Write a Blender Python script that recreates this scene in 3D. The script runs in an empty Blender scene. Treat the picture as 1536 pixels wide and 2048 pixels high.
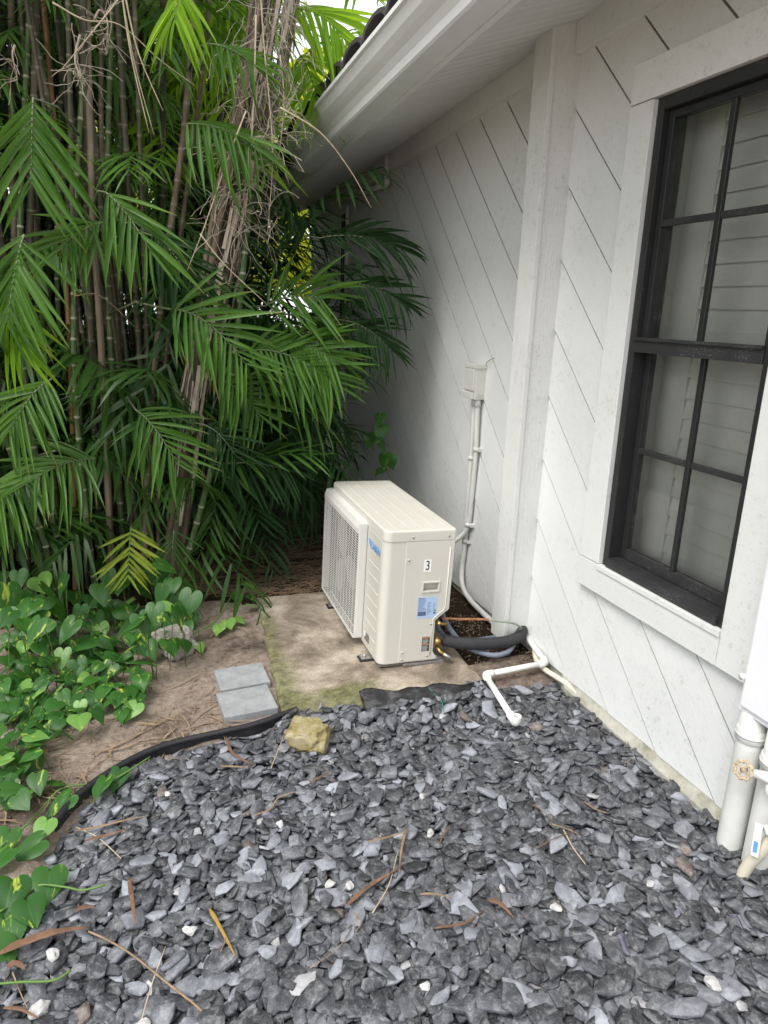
import bpy, bmesh, math, random
import numpy as np
from mathutils import Vector, Matrix, noise

rnd = random.Random(7)
nr = np.random.default_rng(7)
SC = bpy.context.scene
COL = SC.collection
R = math.radians

# ------------------------------------------------------------------ camera
FPX, PITCH, ROLL, YAW, CH = 1390.0, R(16.2), R(1.6), R(20.3), 1.70
fw = Vector((math.sin(YAW)*math.cos(PITCH), math.cos(YAW)*math.cos(PITCH), -math.sin(PITCH)))
rt0 = Vector((math.cos(YAW), -math.sin(YAW), 0)); up0 = rt0.cross(fw)
rt = rt0*math.cos(ROLL) + up0*math.sin(ROLL)
up = -rt0*math.sin(ROLL) + up0*math.cos(ROLL)
CAM = Vector((0, 0, CH))
cd = bpy.data.cameras.new('camera'); cam = bpy.data.objects.new('camera', cd); COL.objects.link(cam)
cd.sensor_fit = 'HORIZONTAL'; cd.sensor_width = 36.0; cd.lens = FPX/1536*36.0
cd.clip_start = 0.02; cd.clip_end = 500
m = Matrix((rt, up, -fw)).transposed().to_4x4(); m.translation = CAM
cam.matrix_world = m
SC.camera = cam

def ray(x, y):
    return fw*FPX + rt*(x-768) + up*(1024-y)
def G(x, y, z=0.0):
    d = ray(x, y); return CAM + d*((z-CH)/d.z)
def WX(x, y, X):
    d = ray(x, y); return CAM + d*(X/d.x)
def DY(x, y, Y):
    d = ray(x, y); return CAM + d*(Y/d.y)

# ------------------------------------------------------------------ world, sun, exposure
SUN_DIR = Vector((-0.52, -0.28, 1.0)).normalized()      # towards the sun, high over the palms to the left
el = math.asin(SUN_DIR.z); az = math.atan2(SUN_DIR.x, SUN_DIR.y)
w = bpy.data.worlds.new('World'); SC.world = w; w.use_nodes = True
nt = w.node_tree; nt.nodes.clear()
sky = nt.nodes.new('ShaderNodeTexSky'); sky.sky_type = 'NISHITA'; sky.sun_disc = False
sky.sun_elevation = el; sky.sun_rotation = az
sky.air_density = 1.0; sky.dust_density = 4.0; sky.ozone_density = 1.0
bg = nt.nodes.new('ShaderNodeBackground'); bg.inputs['Strength'].default_value = 0.12
wo = nt.nodes.new('ShaderNodeOutputWorld')
cloud = nt.nodes.new('ShaderNodeMix'); cloud.data_type = 'RGBA'; cloud.inputs[0].default_value = 0.62   # even cloud cover over the clear sky
cloud.inputs[7].default_value = (8.95, 9.0, 9.05, 1); nt.links.new(sky.outputs[0], cloud.inputs[6])
nt.links.new(cloud.outputs[2], bg.inputs[0]); nt.links.new(bg.outputs[0], wo.inputs[0])
sd = bpy.data.lights.new('sun', 'SUN'); sd.energy = 1.5; sd.angle = R(34); sd.color = (1.0, 0.985, 0.965)
sun = bpy.data.objects.new('sun', sd); COL.objects.link(sun)
sun.rotation_euler = SUN_DIR.to_track_quat('Z', 'Y').to_euler()
SC.view_settings.view_transform = 'Standard'; SC.view_settings.look = 'None'
SC.view_settings.gamma = 1.0; SC.view_settings.use_curve_mapping = False
SC.view_settings.exposure = 0.98

# ------------------------------------------------------------------ materials
class N:
    def __init__(s, name):
        s.m = bpy.data.materials.new(name); s.m.use_nodes = True; s.t = s.m.node_tree
        s.b = s.t.nodes['Principled BSDF']; s.out = s.t.nodes['Material Output']
        s.tc = s.t.nodes.new('ShaderNodeTexCoord')
    def n(s, typ, **kw):
        o = s.t.nodes.new(typ)
        for k, v in kw.items():
            if k.startswith('i_'): o.inputs[k[2:].replace('_', ' ')].default_value = v
            else: setattr(o, k, v)
        return o
    def l(s, a, b): s.t.links.new(a, b)
    def map(s, scale=(1, 1, 1), rot=(0, 0, 0), loc=(0, 0, 0), src='Object'):
        mp = s.n('ShaderNodeMapping'); mp.inputs['Scale'].default_value = scale
        mp.inputs['Rotation'].default_value = rot; mp.inputs['Location'].default_value = loc
        s.l(s.tc.outputs[src], mp.inputs['Vector']); return mp.outputs[0]
    def noise(s, vec, scale, detail=6, rough=0.6, dist=0.0):
        o = s.n('ShaderNodeTexNoise'); o.inputs['Scale'].default_value = scale
        o.inputs['Detail'].default_value = detail; o.inputs['Roughness'].default_value = rough
        o.inputs['Distortion'].default_value = dist
        s.l(vec, o.inputs['Vector']); return o.outputs['Fac']
    def ramp(s, fac, stops):
        o = s.n('ShaderNodeValToRGB'); e = o.color_ramp.elements
        while len(e) < len(stops): e.new(0.5)
        for q, (p, c) in zip(e, stops):
            q.position = p; q.color = (c if len(c) == 4 else (*c, 1)) if not isinstance(c, (int, float)) else (c, c, c, 1)
        s.l(fac, o.inputs[0]); return o.outputs[0]
    def mix(s, fac, a, b, mode='MIX'):
        o = s.n('ShaderNodeMix', data_type='RGBA', blend_type=mode)
        for v, k in ((fac, 0), (a, 6), (b, 7)):
            if hasattr(v, 'links'): s.l(v, o.inputs[k])
            elif k == 0: o.inputs[0].default_value = v
            else: o.inputs[k].default_value = (*v, 1)
        return o.outputs[2]
    def math(s, op, a, b=0.5, c=None):
        o = s.n('ShaderNodeMath', operation=op)
        for k, v in enumerate((a, b) if c is None else (a, b, c)):
            if hasattr(v, 'links'): s.l(v, o.inputs[k])
            else: o.inputs[k].default_value = v
        return o.outputs[0]
    def bump(s, h, strength=0.3, dist=0.01):
        o = s.n('ShaderNodeBump'); o.inputs['Strength'].default_value = strength
        o.inputs['Distance'].default_value = dist; s.l(h, o.inputs['Height']); s.l(o.outputs[0], s.b.inputs['Normal'])
    def col(s, c):
        if hasattr(c, 'links'): s.l(c, s.b.inputs['Base Color'])
        else: s.b.inputs['Base Color'].default_value = (*c, 1)
    def rough(s, r):
        if hasattr(r, 'links'): s.l(r, s.b.inputs['Roughness'])
        else: s.b.inputs['Roughness'].default_value = r
    def spec(s, v): s.b.inputs['Specular IOR Level'].default_value = v
    def translucent(s, colour, amount):
        t = s.n('ShaderNodeBsdfTranslucent'); mx = s.n('ShaderNodeMixShader'); mx.inputs[0].default_value = amount
        if hasattr(colour, 'links'): s.l(colour, t.inputs[0])
        else: t.inputs[0].default_value = (*colour, 1)
        s.l(s.b.outputs[0], mx.inputs[1]); s.l(t.outputs[0], mx.inputs[2]); s.l(mx.outputs[0], s.out.inputs[0])

M = {}
def simple(name, c, r=0.5, var=0.12, nscale=6.0, bump=0.0, bscale=60.0, spec=0.4, metal=0.0):
    k = N(name); v = k.map()
    f = k.noise(v, nscale, 5, 0.65)
    lo = tuple(max(0, x*(1-var)) for x in c); hi = tuple(min(1, x*(1+var)) for x in c)
    k.col(k.ramp(f, [(0.3, lo), (0.7, hi)])); k.rough(r); k.spec(spec); k.b.inputs['Metallic'].default_value = metal
    if bump: k.bump(k.noise(v, bscale, 4, 0.6), bump, 0.004)
    M[name] = k.m; return k.m

def paint(name, c, rotx, dirt=0.5, grain=0.5, dark=(0.30, 0.31, 0.24)):
    """painted rough-sawn wood, grain along +Y turned by rotx about X"""
    k = N(name); v = k.map(rot=(rotx, 0, 0)); st = k.n('ShaderNodeMapping'); st.inputs['Scale'].default_value = (60, 2.2, 60)
    k.l(v, st.inputs[0])
    g = k.noise(st.outputs[0], 3.0, 6, 0.7)
    v0 = k.map()
    n1 = k.noise(v0, 1.6, 6, 0.65); n2 = k.noise(v0, 34, 5, 0.7); n3 = k.noise(v0, 120, 2, 0.5)
    base = k.mix(k.ramp(n1, [(0.35, 0), (0.75, 1)]), c, tuple(x*0.9 for x in c))
    sp = k.math('MULTIPLY', k.ramp(n2, [(0.54, 0), (0.74, 1)]), k.ramp(n1, [(0.42, 0.05), (0.60, 1)]))
    base = k.mix(k.math('MULTIPLY', sp, dirt), base, dark)
    oi = k.n('ShaderNodeObjectInfo'); base = k.mix(k.math('MULTIPLY', oi.outputs['Random'], 0.5), base, tuple(x*0.86 for x in c))
    fl = k.math('MULTIPLY', k.ramp(n3, [(0.66, 0), (0.71, 1)]), 0.3*dirt)
    base = k.mix(fl, base, (0.12, 0.11, 0.08))
    k.col(base); k.rough(0.62); k.spec(0.3)
    hh = k.math('ADD', k.math('MULTIPLY', g, 1.0), k.math('MULTIPLY', n2, 0.35))
    k.bump(hh, grain, 0.006); M[name] = k.m; return k.m

paint('siding_paint', (0.76, 0.775, 0.765), R(-45), 0.65, 0.55)
paint('trim_paint', (0.76, 0.775, 0.755), 0, 0.6, 0.18)
paint('post_paint', (0.77, 0.78, 0.755), R(90), 0.75, 0.7)
paint('soffit_paint', (0.70, 0.705, 0.69), 0, 0.4, 0.12)
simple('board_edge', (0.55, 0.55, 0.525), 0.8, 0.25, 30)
simple('gutter_paint', (0.76, 0.775, 0.775), 0.35, 0.06, 3, spec=0.45)
simple('roof_tile_grey', (0.06, 0.055, 0.055), 0.8, 0.35, 12, 0.4, 50)
simple('pvc_white', (0.78, 0.78, 0.74), 0.4, 0.09, 14)
simple('pvc_grey_white', (0.62, 0.62, 0.59), 0.45, 0.08, 9)
simple('pvc_cream', (0.66, 0.62, 0.50), 0.45, 0.08, 9)
simple('pipe_paint', (0.66, 0.67, 0.64), 0.45, 0.10, 7, 0.08, 90)
simple('box_enamel', (0.80, 0.81, 0.84), 0.38, 0.03, 2)
simple('junction_grey', (0.62, 0.62, 0.58), 0.45, 0.06, 6)
simple('ac_ivory', (0.60, 0.585, 0.52), 0.42, 0.035, 3, 0.05, 250)
simple('ac_ivory_front', (0.54, 0.53, 0.465), 0.42, 0.035, 3)
simple('ac_grille', (0.63, 0.62, 0.585), 0.42, 0.04, 5)
simple('black_plastic', (0.022, 0.022, 0.024), 0.42, 0.2, 20, 0.1, 70)
simple('foam_black', (0.030, 0.031, 0.034), 0.75, 0.25, 25, 0.35, 90)
simple('shade_black', (0.012, 0.012, 0.012), 0.7, 0.1, 8)  # near-black paint standing in for unlit depth
simple('conduit_blue_grey', (0.16, 0.19, 0.24), 0.5, 0.15, 12)
simple('brass', (0.45, 0.31, 0.11), 0.42, 0.2, 40, metal=0.9)
simple('steel', (0.55, 0.55, 0.54), 0.35, 0.1, 40, metal=0.9)
simple('rust_brass', (0.50, 0.40, 0.27), 0.65, 0.5, 70, 0.4, 120)
simple('copper_rust', (0.36, 0.16, 0.075), 0.6, 0.45, 60, 0.3, 90)
simple('wire_green_grey', (0.25, 0.30, 0.24), 0.55, 0.2, 30)
simple('thread_green', (0.03, 0.30, 0.17), 0.6, 0.1, 30)
simple('logo_blue', (0.015, 0.20, 0.55), 0.4, 0.02)
simple('logo_light', (0.14, 0.50, 0.80), 0.4, 0.02)
simple('sticker_white', (0.84, 0.84, 0.83), 0.4, 0.01)
simple('ink_black', (0.012, 0.012, 0.013), 0.5, 0.02)
simple('label_blue', (0.42, 0.55, 0.74), 0.4, 0.05, 30)
simple('label_ink', (0.10, 0.15, 0.25), 0.5, 0.1)
simple('label_orange', (0.62, 0.28, 0.10), 0.5, 0.1)
simple('plate_grey', (0.17, 0.16, 0.15), 0.5, 0.2, 60)
simple('tag_blue', (0.12, 0.32, 0.68), 0.45, 0.1)
simple('shutter_white', (0.80, 0.81, 0.78), 0.45, 0.05, 4)
simple('straw', (0.25, 0.175, 0.11), 0.8, 0.4, 18, 0.2, 80)
simple('straw_pale', (0.47, 0.38, 0.27), 0.75, 0.25, 18, 0.2, 80)
simple('leaf_rust', (0.165, 0.092, 0.055), 0.65, 0.4, 25, 0.3, 60)
simple('leaf_ochre', (0.36, 0.235, 0.055), 0.6, 0.3, 25)
simple('fibre', (0.42, 0.36, 0.285), 0.8, 0.35, 14)
simple('white_stone', (0.46, 0.455, 0.44), 0.8, 0.35, 40, 0.5, 90)
simple('slate_fines', (0.075, 0.076, 0.08), 0.9, 0.7, 160, 0.8, 200)
simple('vine_stem', (0.105, 0.195, 0.045), 0.5, 0.25, 12)

# worn black aluminium
k = N('window_black'); v = k.map(); n1 = k.noise(v, 9, 6, 0.7); n2 = k.noise(v, 70, 5, 0.75)
sp = k.math('MULTIPLY', k.ramp(n2, [(0.58, 0), (0.70, 1)]), k.ramp(n1, [(0.50, 0), (0.66, 1)]))
k.col(k.mix(k.math('MULTIPLY', sp, 0.55), (0.020, 0.020, 0.022), (0.30, 0.31, 0.31))); k.rough(0.42); k.bump(n2, 0.12, 0.003)
M['window_black'] = k.m
k = N('window_black_worn'); v = k.map(); n1 = k.noise(v, 6, 6, 0.7); n2 = k.noise(v, 130, 6, 0.78)
sp = k.math('MULTIPLY', k.ramp(n2, [(0.52, 0), (0.62, 1)]), k.ramp(n1, [(0.46, 0), (0.62, 1)]))
k.col(k.mix(k.math('MULTIPLY', sp, 0.42), (0.026, 0.026, 0.028), (0.30, 0.31, 0.31))); k.rough(0.5); k.bump(n2, 0.2, 0.003)
M['window_black_worn'] = k.m
# window glass: clear sheet with Fresnel reflection and a film of dust
k = N('window_glass'); tr = k.n('ShaderNodeBsdfTransparent'); tr.inputs[0].default_value = (0.74, 0.75, 0.73, 1)
gl = k.n('ShaderNodeBsdfGlossy'); gl.inputs['Roughness'].default_value = 0.03
fr = k.n('ShaderNodeFresnel'); fr.inputs[0].default_value = 1.5
mx = k.n('ShaderNodeMixShader'); k.l(fr.outputs[0], mx.inputs[0]); k.l(tr.outputs[0], mx.inputs[1]); k.l(gl.outputs[0], mx.inputs[2])
df = k.n('ShaderNodeBsdfDiffuse'); df.inputs[0].default_value = (0.45, 0.46, 0.44, 1)
v = k.map(); dn = k.math('MULTIPLY', k.ramp(k.noise(v, 26, 8, 0.75), [(0.45, 0.25), (0.75, 1)]), 0.10)
m2 = k.n('ShaderNodeMixShader'); k.l(dn, m2.inputs[0]); k.l(mx.outputs[0], m2.inputs[1]); k.l(df.outputs[0], m2.inputs[2])
k.l(m2.outputs[0], k.out.inputs[0]); M['window_glass'] = k.m

# concrete of the pad: warm weathered grey with moss along the left side and a moss patch at the front
k = N('pad_concrete'); v = k.map(); sx = k.n('ShaderNodeSeparateXYZ'); k.l(k.tc.outputs['Object'], sx.inputs[0])
n1 = k.noise(v, 3.0, 8, 0.68, 0.4); n2 = k.noise(v, 22, 6, 0.7); n3 = k.noise(v, 5.5, 6, 0.65, 0.8)
base = k.ramp(n1, [(0.34, (0.115, 0.092, 0.068)), (0.45, (0.26, 0.215, 0.165)), (0.55, (0.43, 0.37, 0.295)), (0.66, (0.56, 0.50, 0.41))])
base = k.mix(k.ramp(n2, [(0.35, 0.35), (0.7, 0)]), base, (0.12, 0.10, 0.08))
edge = k.math('ADD', sx.outputs[0], k.math('MULTIPLY', k.math('SUBTRACT', n3, 0.5), 0.34))
band = k.ramp(k.math('SUBTRACT', edge, 0.5), [(0.10, 1), (0.19, 0)])
front = k.math('ADD', k.math('ABSOLUTE', k.math('SUBTRACT', sx.outputs[0], 0.83)), k.math('MULTIPLY', k.math('SUBTRACT', n3, 0.5), 0.6))
f2 = k.math('ADD', sx.outputs[1], k.math('MULTIPLY', k.math('SUBTRACT', n1, 0.5), 0.30))
patch = k.math('MULTIPLY', k.ramp(front, [(0.13, 1), (0.26, 0)]), k.ramp(k.math('SUBTRACT', f2, 2.2), [(0.55, 1), (0.62, 0)]))
mossc = k.ramp(n2, [(0.3, (0.045, 0.045, 0.028)), (0.5, (0.14, 0.145, 0.060)), (0.72, (0.26, 0.25, 0.13))])
base = k.mix(k.math('MULTIPLY', band, 0.85), base, mossc); base = k.mix(k.math('MULTIPLY', patch, 0.85), base, mossc)
dk = k.math('MULTIPLY', k.ramp(n3, [(0.62, 0), (0.72, 0.75)]), k.ramp(k.math('SUBTRACT', sx.outputs[0], 0.5), [(0.2, 1), (0.6, 0.15)]))
base = k.mix(dk, base, (0.06, 0.052, 0.042))
n4 = k.noise(v, 130, 4, 0.7); base = k.mix(1.0, base, k.ramp(n4, [(0.3, 0.62), (0.5, 1.0), (0.7, 1.25)]), 'MULTIPLY')
k.col(base); k.rough(0.9); k.spec(0.2); k.bump(k.math('ADD', k.math('ADD', n2, k.math('MULTIPLY', n4, 0.6)), k.math('MULTIPLY', n1, 0.5)), 0.6, 0.007); M['pad_concrete'] = k.m

k = N('paver_concrete'); v = k.map(); n1 = k.noise(v, 14, 6, 0.65); n2 = k.noise(v, 160, 3, 0.6)
k.col(k.ramp(k.math('ADD', k.math('MULTIPLY', n1, 0.6), k.math('MULTIPLY', n2, 0.4)), [(0.35, (0.19, 0.20, 0.205)), (0.65, (0.36, 0.375, 0.38))]))
k.rough(0.9); k.bump(n2, 0.5, 0.004); M['paver_concrete'] = k.m

k = N('foundation_concrete'); v = k.map(); n1 = k.noise(v, 7, 8, 0.7); n2 = k.noise(v, 60, 5, 0.7)
k.col(k.ramp(n1, [(0.3, (0.16, 0.16, 0.11)), (0.5, (0.36, 0.35, 0.29)), (0.7, (0.52, 0.51, 0.46))])); k.rough(0.9); k.bump(n2, 0.6, 0.01); M['foundation_concrete'] = k.m

k = N('soil'); v = k.map(); n1 = k.noise(v, 1.7, 8, 0.65, 0.5); n2 = k.noise(v, 30, 8, 0.75); n3 = k.noise(v, 150, 3, 0.6)
sandy = k.ramp(n2, [(0.32, (0.21, 0.155, 0.115)), (0.5, (0.39, 0.315, 0.255)), (0.68, (0.52, 0.44, 0.37))])
dark = k.ramp(n2, [(0.3, (0.03, 0.022, 0.016)), (0.55, (0.075, 0.052, 0.036)), (0.8, (0.15, 0.105, 0.07))])
k.col(k.mix(k.ramp(n1, [(0.50, 0), (0.66, 0.9)]), sandy, dark)); k.rough(0.95); k.spec(0.15)
n4 = k.noise(v, 420, 2, 0.5); k.bump(k.math('ADD', k.math('ADD', n2, k.math('MULTIPLY', n3, 0.7)), k.math('MULTIPLY', n4, 0.4)), 1.0, 0.016); M['soil'] = k.m
k = N('humus'); v = k.map(); n2 = k.noise(v, 26, 8, 0.75)
k.col(k.ramp(n2, [(0.3, (0.012, 0.009, 0.006)), (0.55, (0.035, 0.024, 0.015)), (0.8, (0.09, 0.055, 0.032))])); k.rough(0.95); k.spec(0.1)
k.bump(n2, 0.9, 0.015); M['humus'] = k.m

# slate: split faces, pale veins and dust, tint per chip
k = N('slate'); at = k.n('ShaderNodeAttribute', attribute_name='tint'); oi = k.n('ShaderNodeObjectInfo')
v = k.map(); geo = k.n('ShaderNodeNewGeometry')
vv = k.n('ShaderNodeVectorMath', operation='ADD'); k.l(v, vv.inputs[0])
cb = k.n('ShaderNodeCombineXYZ'); rs = k.math('MULTIPLY', oi.outputs['Random'], 30.0)
for q in range(3): k.l(rs, cb.inputs[q])
k.l(cb.outputs[0], vv.inputs[1]); vec = vv.outputs[0]
n1 = k.noise(vec, 24, 6, 0.68, 0.8); n2 = k.noise(vec, 95, 6, 0.72); n3 = k.noise(vec, 55, 4, 0.55, 3.5)
base = k.mix(1.0, at.outputs['Color'], k.ramp(n1, [(0.25, 0.62), (0.5, 0.95), (0.75, 1.45)]), 'MULTIPLY')
dust = k.math('MULTIPLY', k.ramp(n1, [(0.46, 0), (0.70, 1)]), k.ramp(n2, [(0.35, 0.2), (0.7, 1)]))
base = k.mix(k.math('MULTIPLY', dust, 0.75), base, (0.365, 0.37, 0.38))
vein = k.ramp(n3, [(0.475, 0), (0.497, 1), (0.503, 1), (0.525, 0)])
base = k.mix(k.math('MULTIPLY', k.math('MULTIPLY', vein, k.ramp(n2, [(0.45, 0), (0.65, 1)])), 0.55), base, (0.5, 0.5, 0.5))
k.col(base); k.rough(k.ramp(n2, [(0.3, 0.42), (0.7, 0.68)])); k.spec(0.45); k.bump(k.math('ADD', n2, k.math('MULTIPLY', n1, 0.8)), 0.55, 0.004); M['slate'] = k.m

k = N('limestone'); v = k.map(); n1 = k.noise(v, 16, 8, 0.7); n2 = k.noise(v, 60, 6, 0.75)
k.col(k.ramp(n1, [(0.3, (0.10, 0.08, 0.04)), (0.44, (0.30, 0.245, 0.10)), (0.56, (0.40, 0.35, 0.20)), (0.7, (0.40, 0.375, 0.30))])); k.rough(0.95); k.bump(n2, 1.0, 0.01); M['limestone'] = k.m
k = N('coral_rock'); v = k.map(); n1 = k.noise(v, 20, 8, 0.7); n2 = k.noise(v, 80, 5, 0.75)
k.col(k.ramp(n2, [(0.3, (0.12, 0.10, 0.08)), (0.5, (0.40, 0.37, 0.33)), (0.75, (0.55, 0.52, 0.47))])); k.rough(0.95); k.bump(n2, 1.0, 0.012); M['coral_rock'] = k.m
k = N('fabric_black'); v = k.map(); n1 = k.noise(v, 9, 8, 0.7); n2 = k.noise(v, 220, 3, 0.6)
k.col(k.ramp(n1, [(0.32, (0.02, 0.02, 0.022)), (0.50, (0.07, 0.07, 0.073)), (0.68, (0.26, 0.26, 0.27))])); k.rough(0.9); k.bump(n2, 0.6, 0.004); M['fabric_black'] = k.m

def leafmat(name, lo, hi, trans, tamount, rough=0.38, varieg=None, spec=0.5):
    k = N(name); oi = k.n('ShaderNodeObjectInfo'); v = k.map(src='Generated'); vo = k.map()
    at = k.n('ShaderNodeAttribute', attribute_name='tint')
    f = k.math('ADD', k.math('MULTIPLY', oi.outputs['Random'], 0.45), k.math('MULTIPLY', at.outputs['Fac'], 0.55))
    c = k.mix(f, lo, hi)
    if varieg:
        cb = k.n('ShaderNodeCombineXYZ')
        for q in range(3): k.l(k.math('MULTIPLY', oi.outputs['Random'], 40.0), cb.inputs[q])
        va = k.n('ShaderNodeVectorMath', operation='ADD'); st = k.map(scale=(1, 0.35, 1)); k.l(st, va.inputs[0]); k.l(cb.outputs[0], va.inputs[1])
        s1 = k.noise(va.outputs[0], 3.2, 4, 0.6, 0.6)
        c = k.mix(k.ramp(s1, [(0.60, 0), (0.68, 1)]), c, varieg)
        sx = k.n('ShaderNodeSeparateXYZ'); k.l(k.tc.outputs['Object'], sx.inputs[0])
        rib = k.ramp(k.math('ABSOLUTE', sx.outputs[0]), [(0.0, 1), (0.022, 0)])
        c = k.mix(k.math('MULTIPLY', rib, 0.35), c, tuple(min(1, q*1.8) for q in hi))
        wv = k.n('ShaderNodeTexWave'); wv.inputs['Scale'].default_value = 4.0; wv.inputs['Distortion'].default_value = 1.5
        yy = k.n('ShaderNodeCombineXYZ'); k.l(k.math('SUBTRACT', sx.outputs[1], k.math('MULTIPLY', k.math('ABSOLUTE', sx.outputs[0]), 0.7)), yy.inputs[0])
        k.l(yy.outputs[0], wv.inputs['Vector']); c = k.mix(k.math('MULTIPLY', wv.outputs[1], 0.12), c, tuple(min(1, q*1.6) for q in hi))
    if name == 'palm_leaf_front':
        tip = k.math('MULTIPLY', k.ramp(at.outputs['Fac'], [(0.63, 0), (0.73, 1)]), k.ramp(oi.outputs['Random'], [(0.55, 0), (0.75, 0.9)]))
        c = k.mix(tip, c, (0.26, 0.20, 0.075))
        nn_ = k.noise(vo, 7.0, 4, 0.6); c = k.mix(k.ramp(nn_, [(0.55, 0), (0.8, 0.5)]), c, tuple(min(1, q*1.9) for q in hi))
    k.col(c); k.rough(rough); k.spec(spec*0.65)
    k.translucent(trans, tamount); M[name] = k.m
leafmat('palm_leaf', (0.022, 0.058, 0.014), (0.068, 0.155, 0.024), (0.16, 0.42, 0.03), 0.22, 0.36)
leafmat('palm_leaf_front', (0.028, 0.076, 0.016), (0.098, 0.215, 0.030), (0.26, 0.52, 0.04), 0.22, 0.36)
leafmat('palm_leaf_shade_tint', (0.010, 0.030, 0.011), (0.030, 0.080, 0.022), (0.10, 0.30, 0.02), 0.13, 0.45, None, 0.3)  # shaded copy of the palm leaf, shade put into a darker green
leafmat('palm_leaf_sun_tint', (0.12, 0.28, 0.018), (0.28, 0.46, 0.030), (0.55, 0.80, 0.05), 0.48, 0.4)  # lit copy of the palm leaf, sunlight put into the colour
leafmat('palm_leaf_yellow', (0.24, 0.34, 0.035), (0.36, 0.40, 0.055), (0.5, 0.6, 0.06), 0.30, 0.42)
leafmat('pothos_leaf', (0.012, 0.050, 0.012), (0.044, 0.140, 0.022), (0.15, 0.42, 0.03), 0.18, 0.42, (0.40, 0.50, 0.07))
leafmat('pothos_leaf_pale', (0.10, 0.24, 0.05), (0.20, 0.36, 0.09), (0.3, 0.55, 0.08), 0.25, 0.32, (0.45, 0.55, 0.12))
leafmat('tree_leaf_sun_tint', (0.20, 0.30, 0.02), (0.52, 0.52, 0.035), (0.8, 0.85, 0.05), 0.50, 0.5)  # sunlight on the crown is put into this leaf colour
leafmat('tree_leaf_green', (0.03, 0.09, 0.018), (0.09, 0.20, 0.03), (0.25, 0.5, 0.04), 0.30, 0.5)
# palm canes, green with pale rings; and dead ones
def canemat(name, lo, hi, ring, ringc):
    k = N(name); v = k.map(); st = k.map(scale=(40, 40, 1.4)); n1 = k.noise(st, 2, 5, 0.65); n2 = k.noise(v, 3.5, 5, 0.6)
    c = k.mix(k.ramp(n2, [(0.35, 0), (0.65, 1)]), lo, hi)
    c = k.mix(k.ramp(n1, [(0.5, 0), (0.75, 0.6)]), c, ringc)
    at = k.n('ShaderNodeAttribute', attribute_name='tint')
    c = k.mix(k.math('MULTIPLY', at.outputs['Fac'], ring), c, ringc)
    k.col(c); k.rough(0.6); k.spec(0.3); k.bump(n1, 0.3, 0.004); M[name] = k.m
canemat('cane_green', (0.030, 0.060, 0.018), (0.075, 0.12, 0.035), 0.9, (0.33, 0.33, 0.24))
canemat('cane_brown', (0.085, 0.060, 0.038), (0.22, 0.165, 0.115), 0.5, (0.33, 0.28, 0.22))
canemat('cane_orange', (0.28, 0.145, 0.06), (0.40, 0.22, 0.10), 0.4, (0.20, 0.12, 0.06))
canemat('cane_dark', (0.035, 0.038, 0.020), (0.095, 0.080, 0.052), 0.7, (0.20, 0.18, 0.13))
canemat('bark', (0.06, 0.045, 0.032), (0.14, 0.105, 0.075), 0.3, (0.2, 0.17, 0.13))

# ------------------------------------------------------------------ object helpers
def tag(o, label=None, cat=None, group=None, kind=None):
    if label: o['label'] = label
    if cat: o['category'] = cat
    if group: o['group'] = group
    if kind: o['kind'] = kind
    return o
def link(name, me, mat=None, parent=None, smooth=False):
    if mat is not None and not me.materials: me.materials.append(M[mat] if isinstance(mat, str) else mat)
    o = bpy.data.objects.new(name, me); COL.objects.link(o)
    if parent: o.parent = parent
    if smooth: me.shade_smooth()
    return o
def empty(name, loc=(0, 0, 0), parent=None):
    o = bpy.data.objects.new(name, None); COL.objects.link(o); o.location = loc; o.empty_display_size = 0.1
    if parent: o.parent = parent
    return o
def tri_mesh(name, V, T, tint=None):
    V = np.asarray(V, dtype=np.float32); T = np.asarray(T, dtype=np.int32)
    me = bpy.data.meshes.new(name)
    me.vertices.add(len(V)); me.vertices.foreach_set('co', V.ravel())
    me.loops.add(T.size); me.loops.foreach_set('vertex_index', T.ravel())
    me.polygons.add(len(T)); me.polygons.foreach_set('loop_start', np.arange(0, T.size, 3, dtype=np.int32))
    if tint is not None:
        a = me.attributes.new('tint', 'FLOAT_COLOR', 'POINT'); t = np.asarray(tint, dtype=np.float32)
        if t.ndim == 1: t = np.stack([t, t, t], 1)
        a.data.foreach_set('color', np.concatenate([t, np.ones((len(t), 1), np.float32)], 1).ravel())
    me.update(); me.validate(); return me
def bm_mesh(name, bm):
    bmesh.ops.recalc_face_normals(bm, faces=bm.faces)
    me = bpy.data.meshes.new(name); bm.to_mesh(me); bm.free(); return me
def bm_box(bm, a, b, bevel=0.0, seg=2, mtx=None):
    x0, y0, z0 = a; x1, y1, z1 = b
    vs = [bm.verts.new(p) for p in ((x0, y0, z0), (x1, y0, z0), (x1, y1, z0), (x0, y1, z0), (x0, y0, z1), (x1, y0, z1), (x1, y1, z1), (x0, y1, z1))]
    fs = [bm.faces.new([vs[i] for i in q]) for q in ((3, 2, 1, 0), (4, 5, 6, 7), (0, 1, 5, 4), (1, 2, 6, 5), (2, 3, 7, 6), (3, 0, 4, 7))]
    if mtx is not None: bmesh.ops.transform(bm, matrix=mtx, verts=vs)
    if bevel:
        es = list({e for f in fs for e in f.edges})
        bmesh.ops.bevel(bm, geom=es, offset=bevel, segments=seg, affect='EDGES', profile=0.6)
def box(name, a, b, mat, parent=None, bevel=0.0, mtx=None):
    bm = bmesh.new(); bm_box(bm, a, b, bevel, 2, mtx); return link(name, bm_mesh(name, bm), mat, parent)
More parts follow.
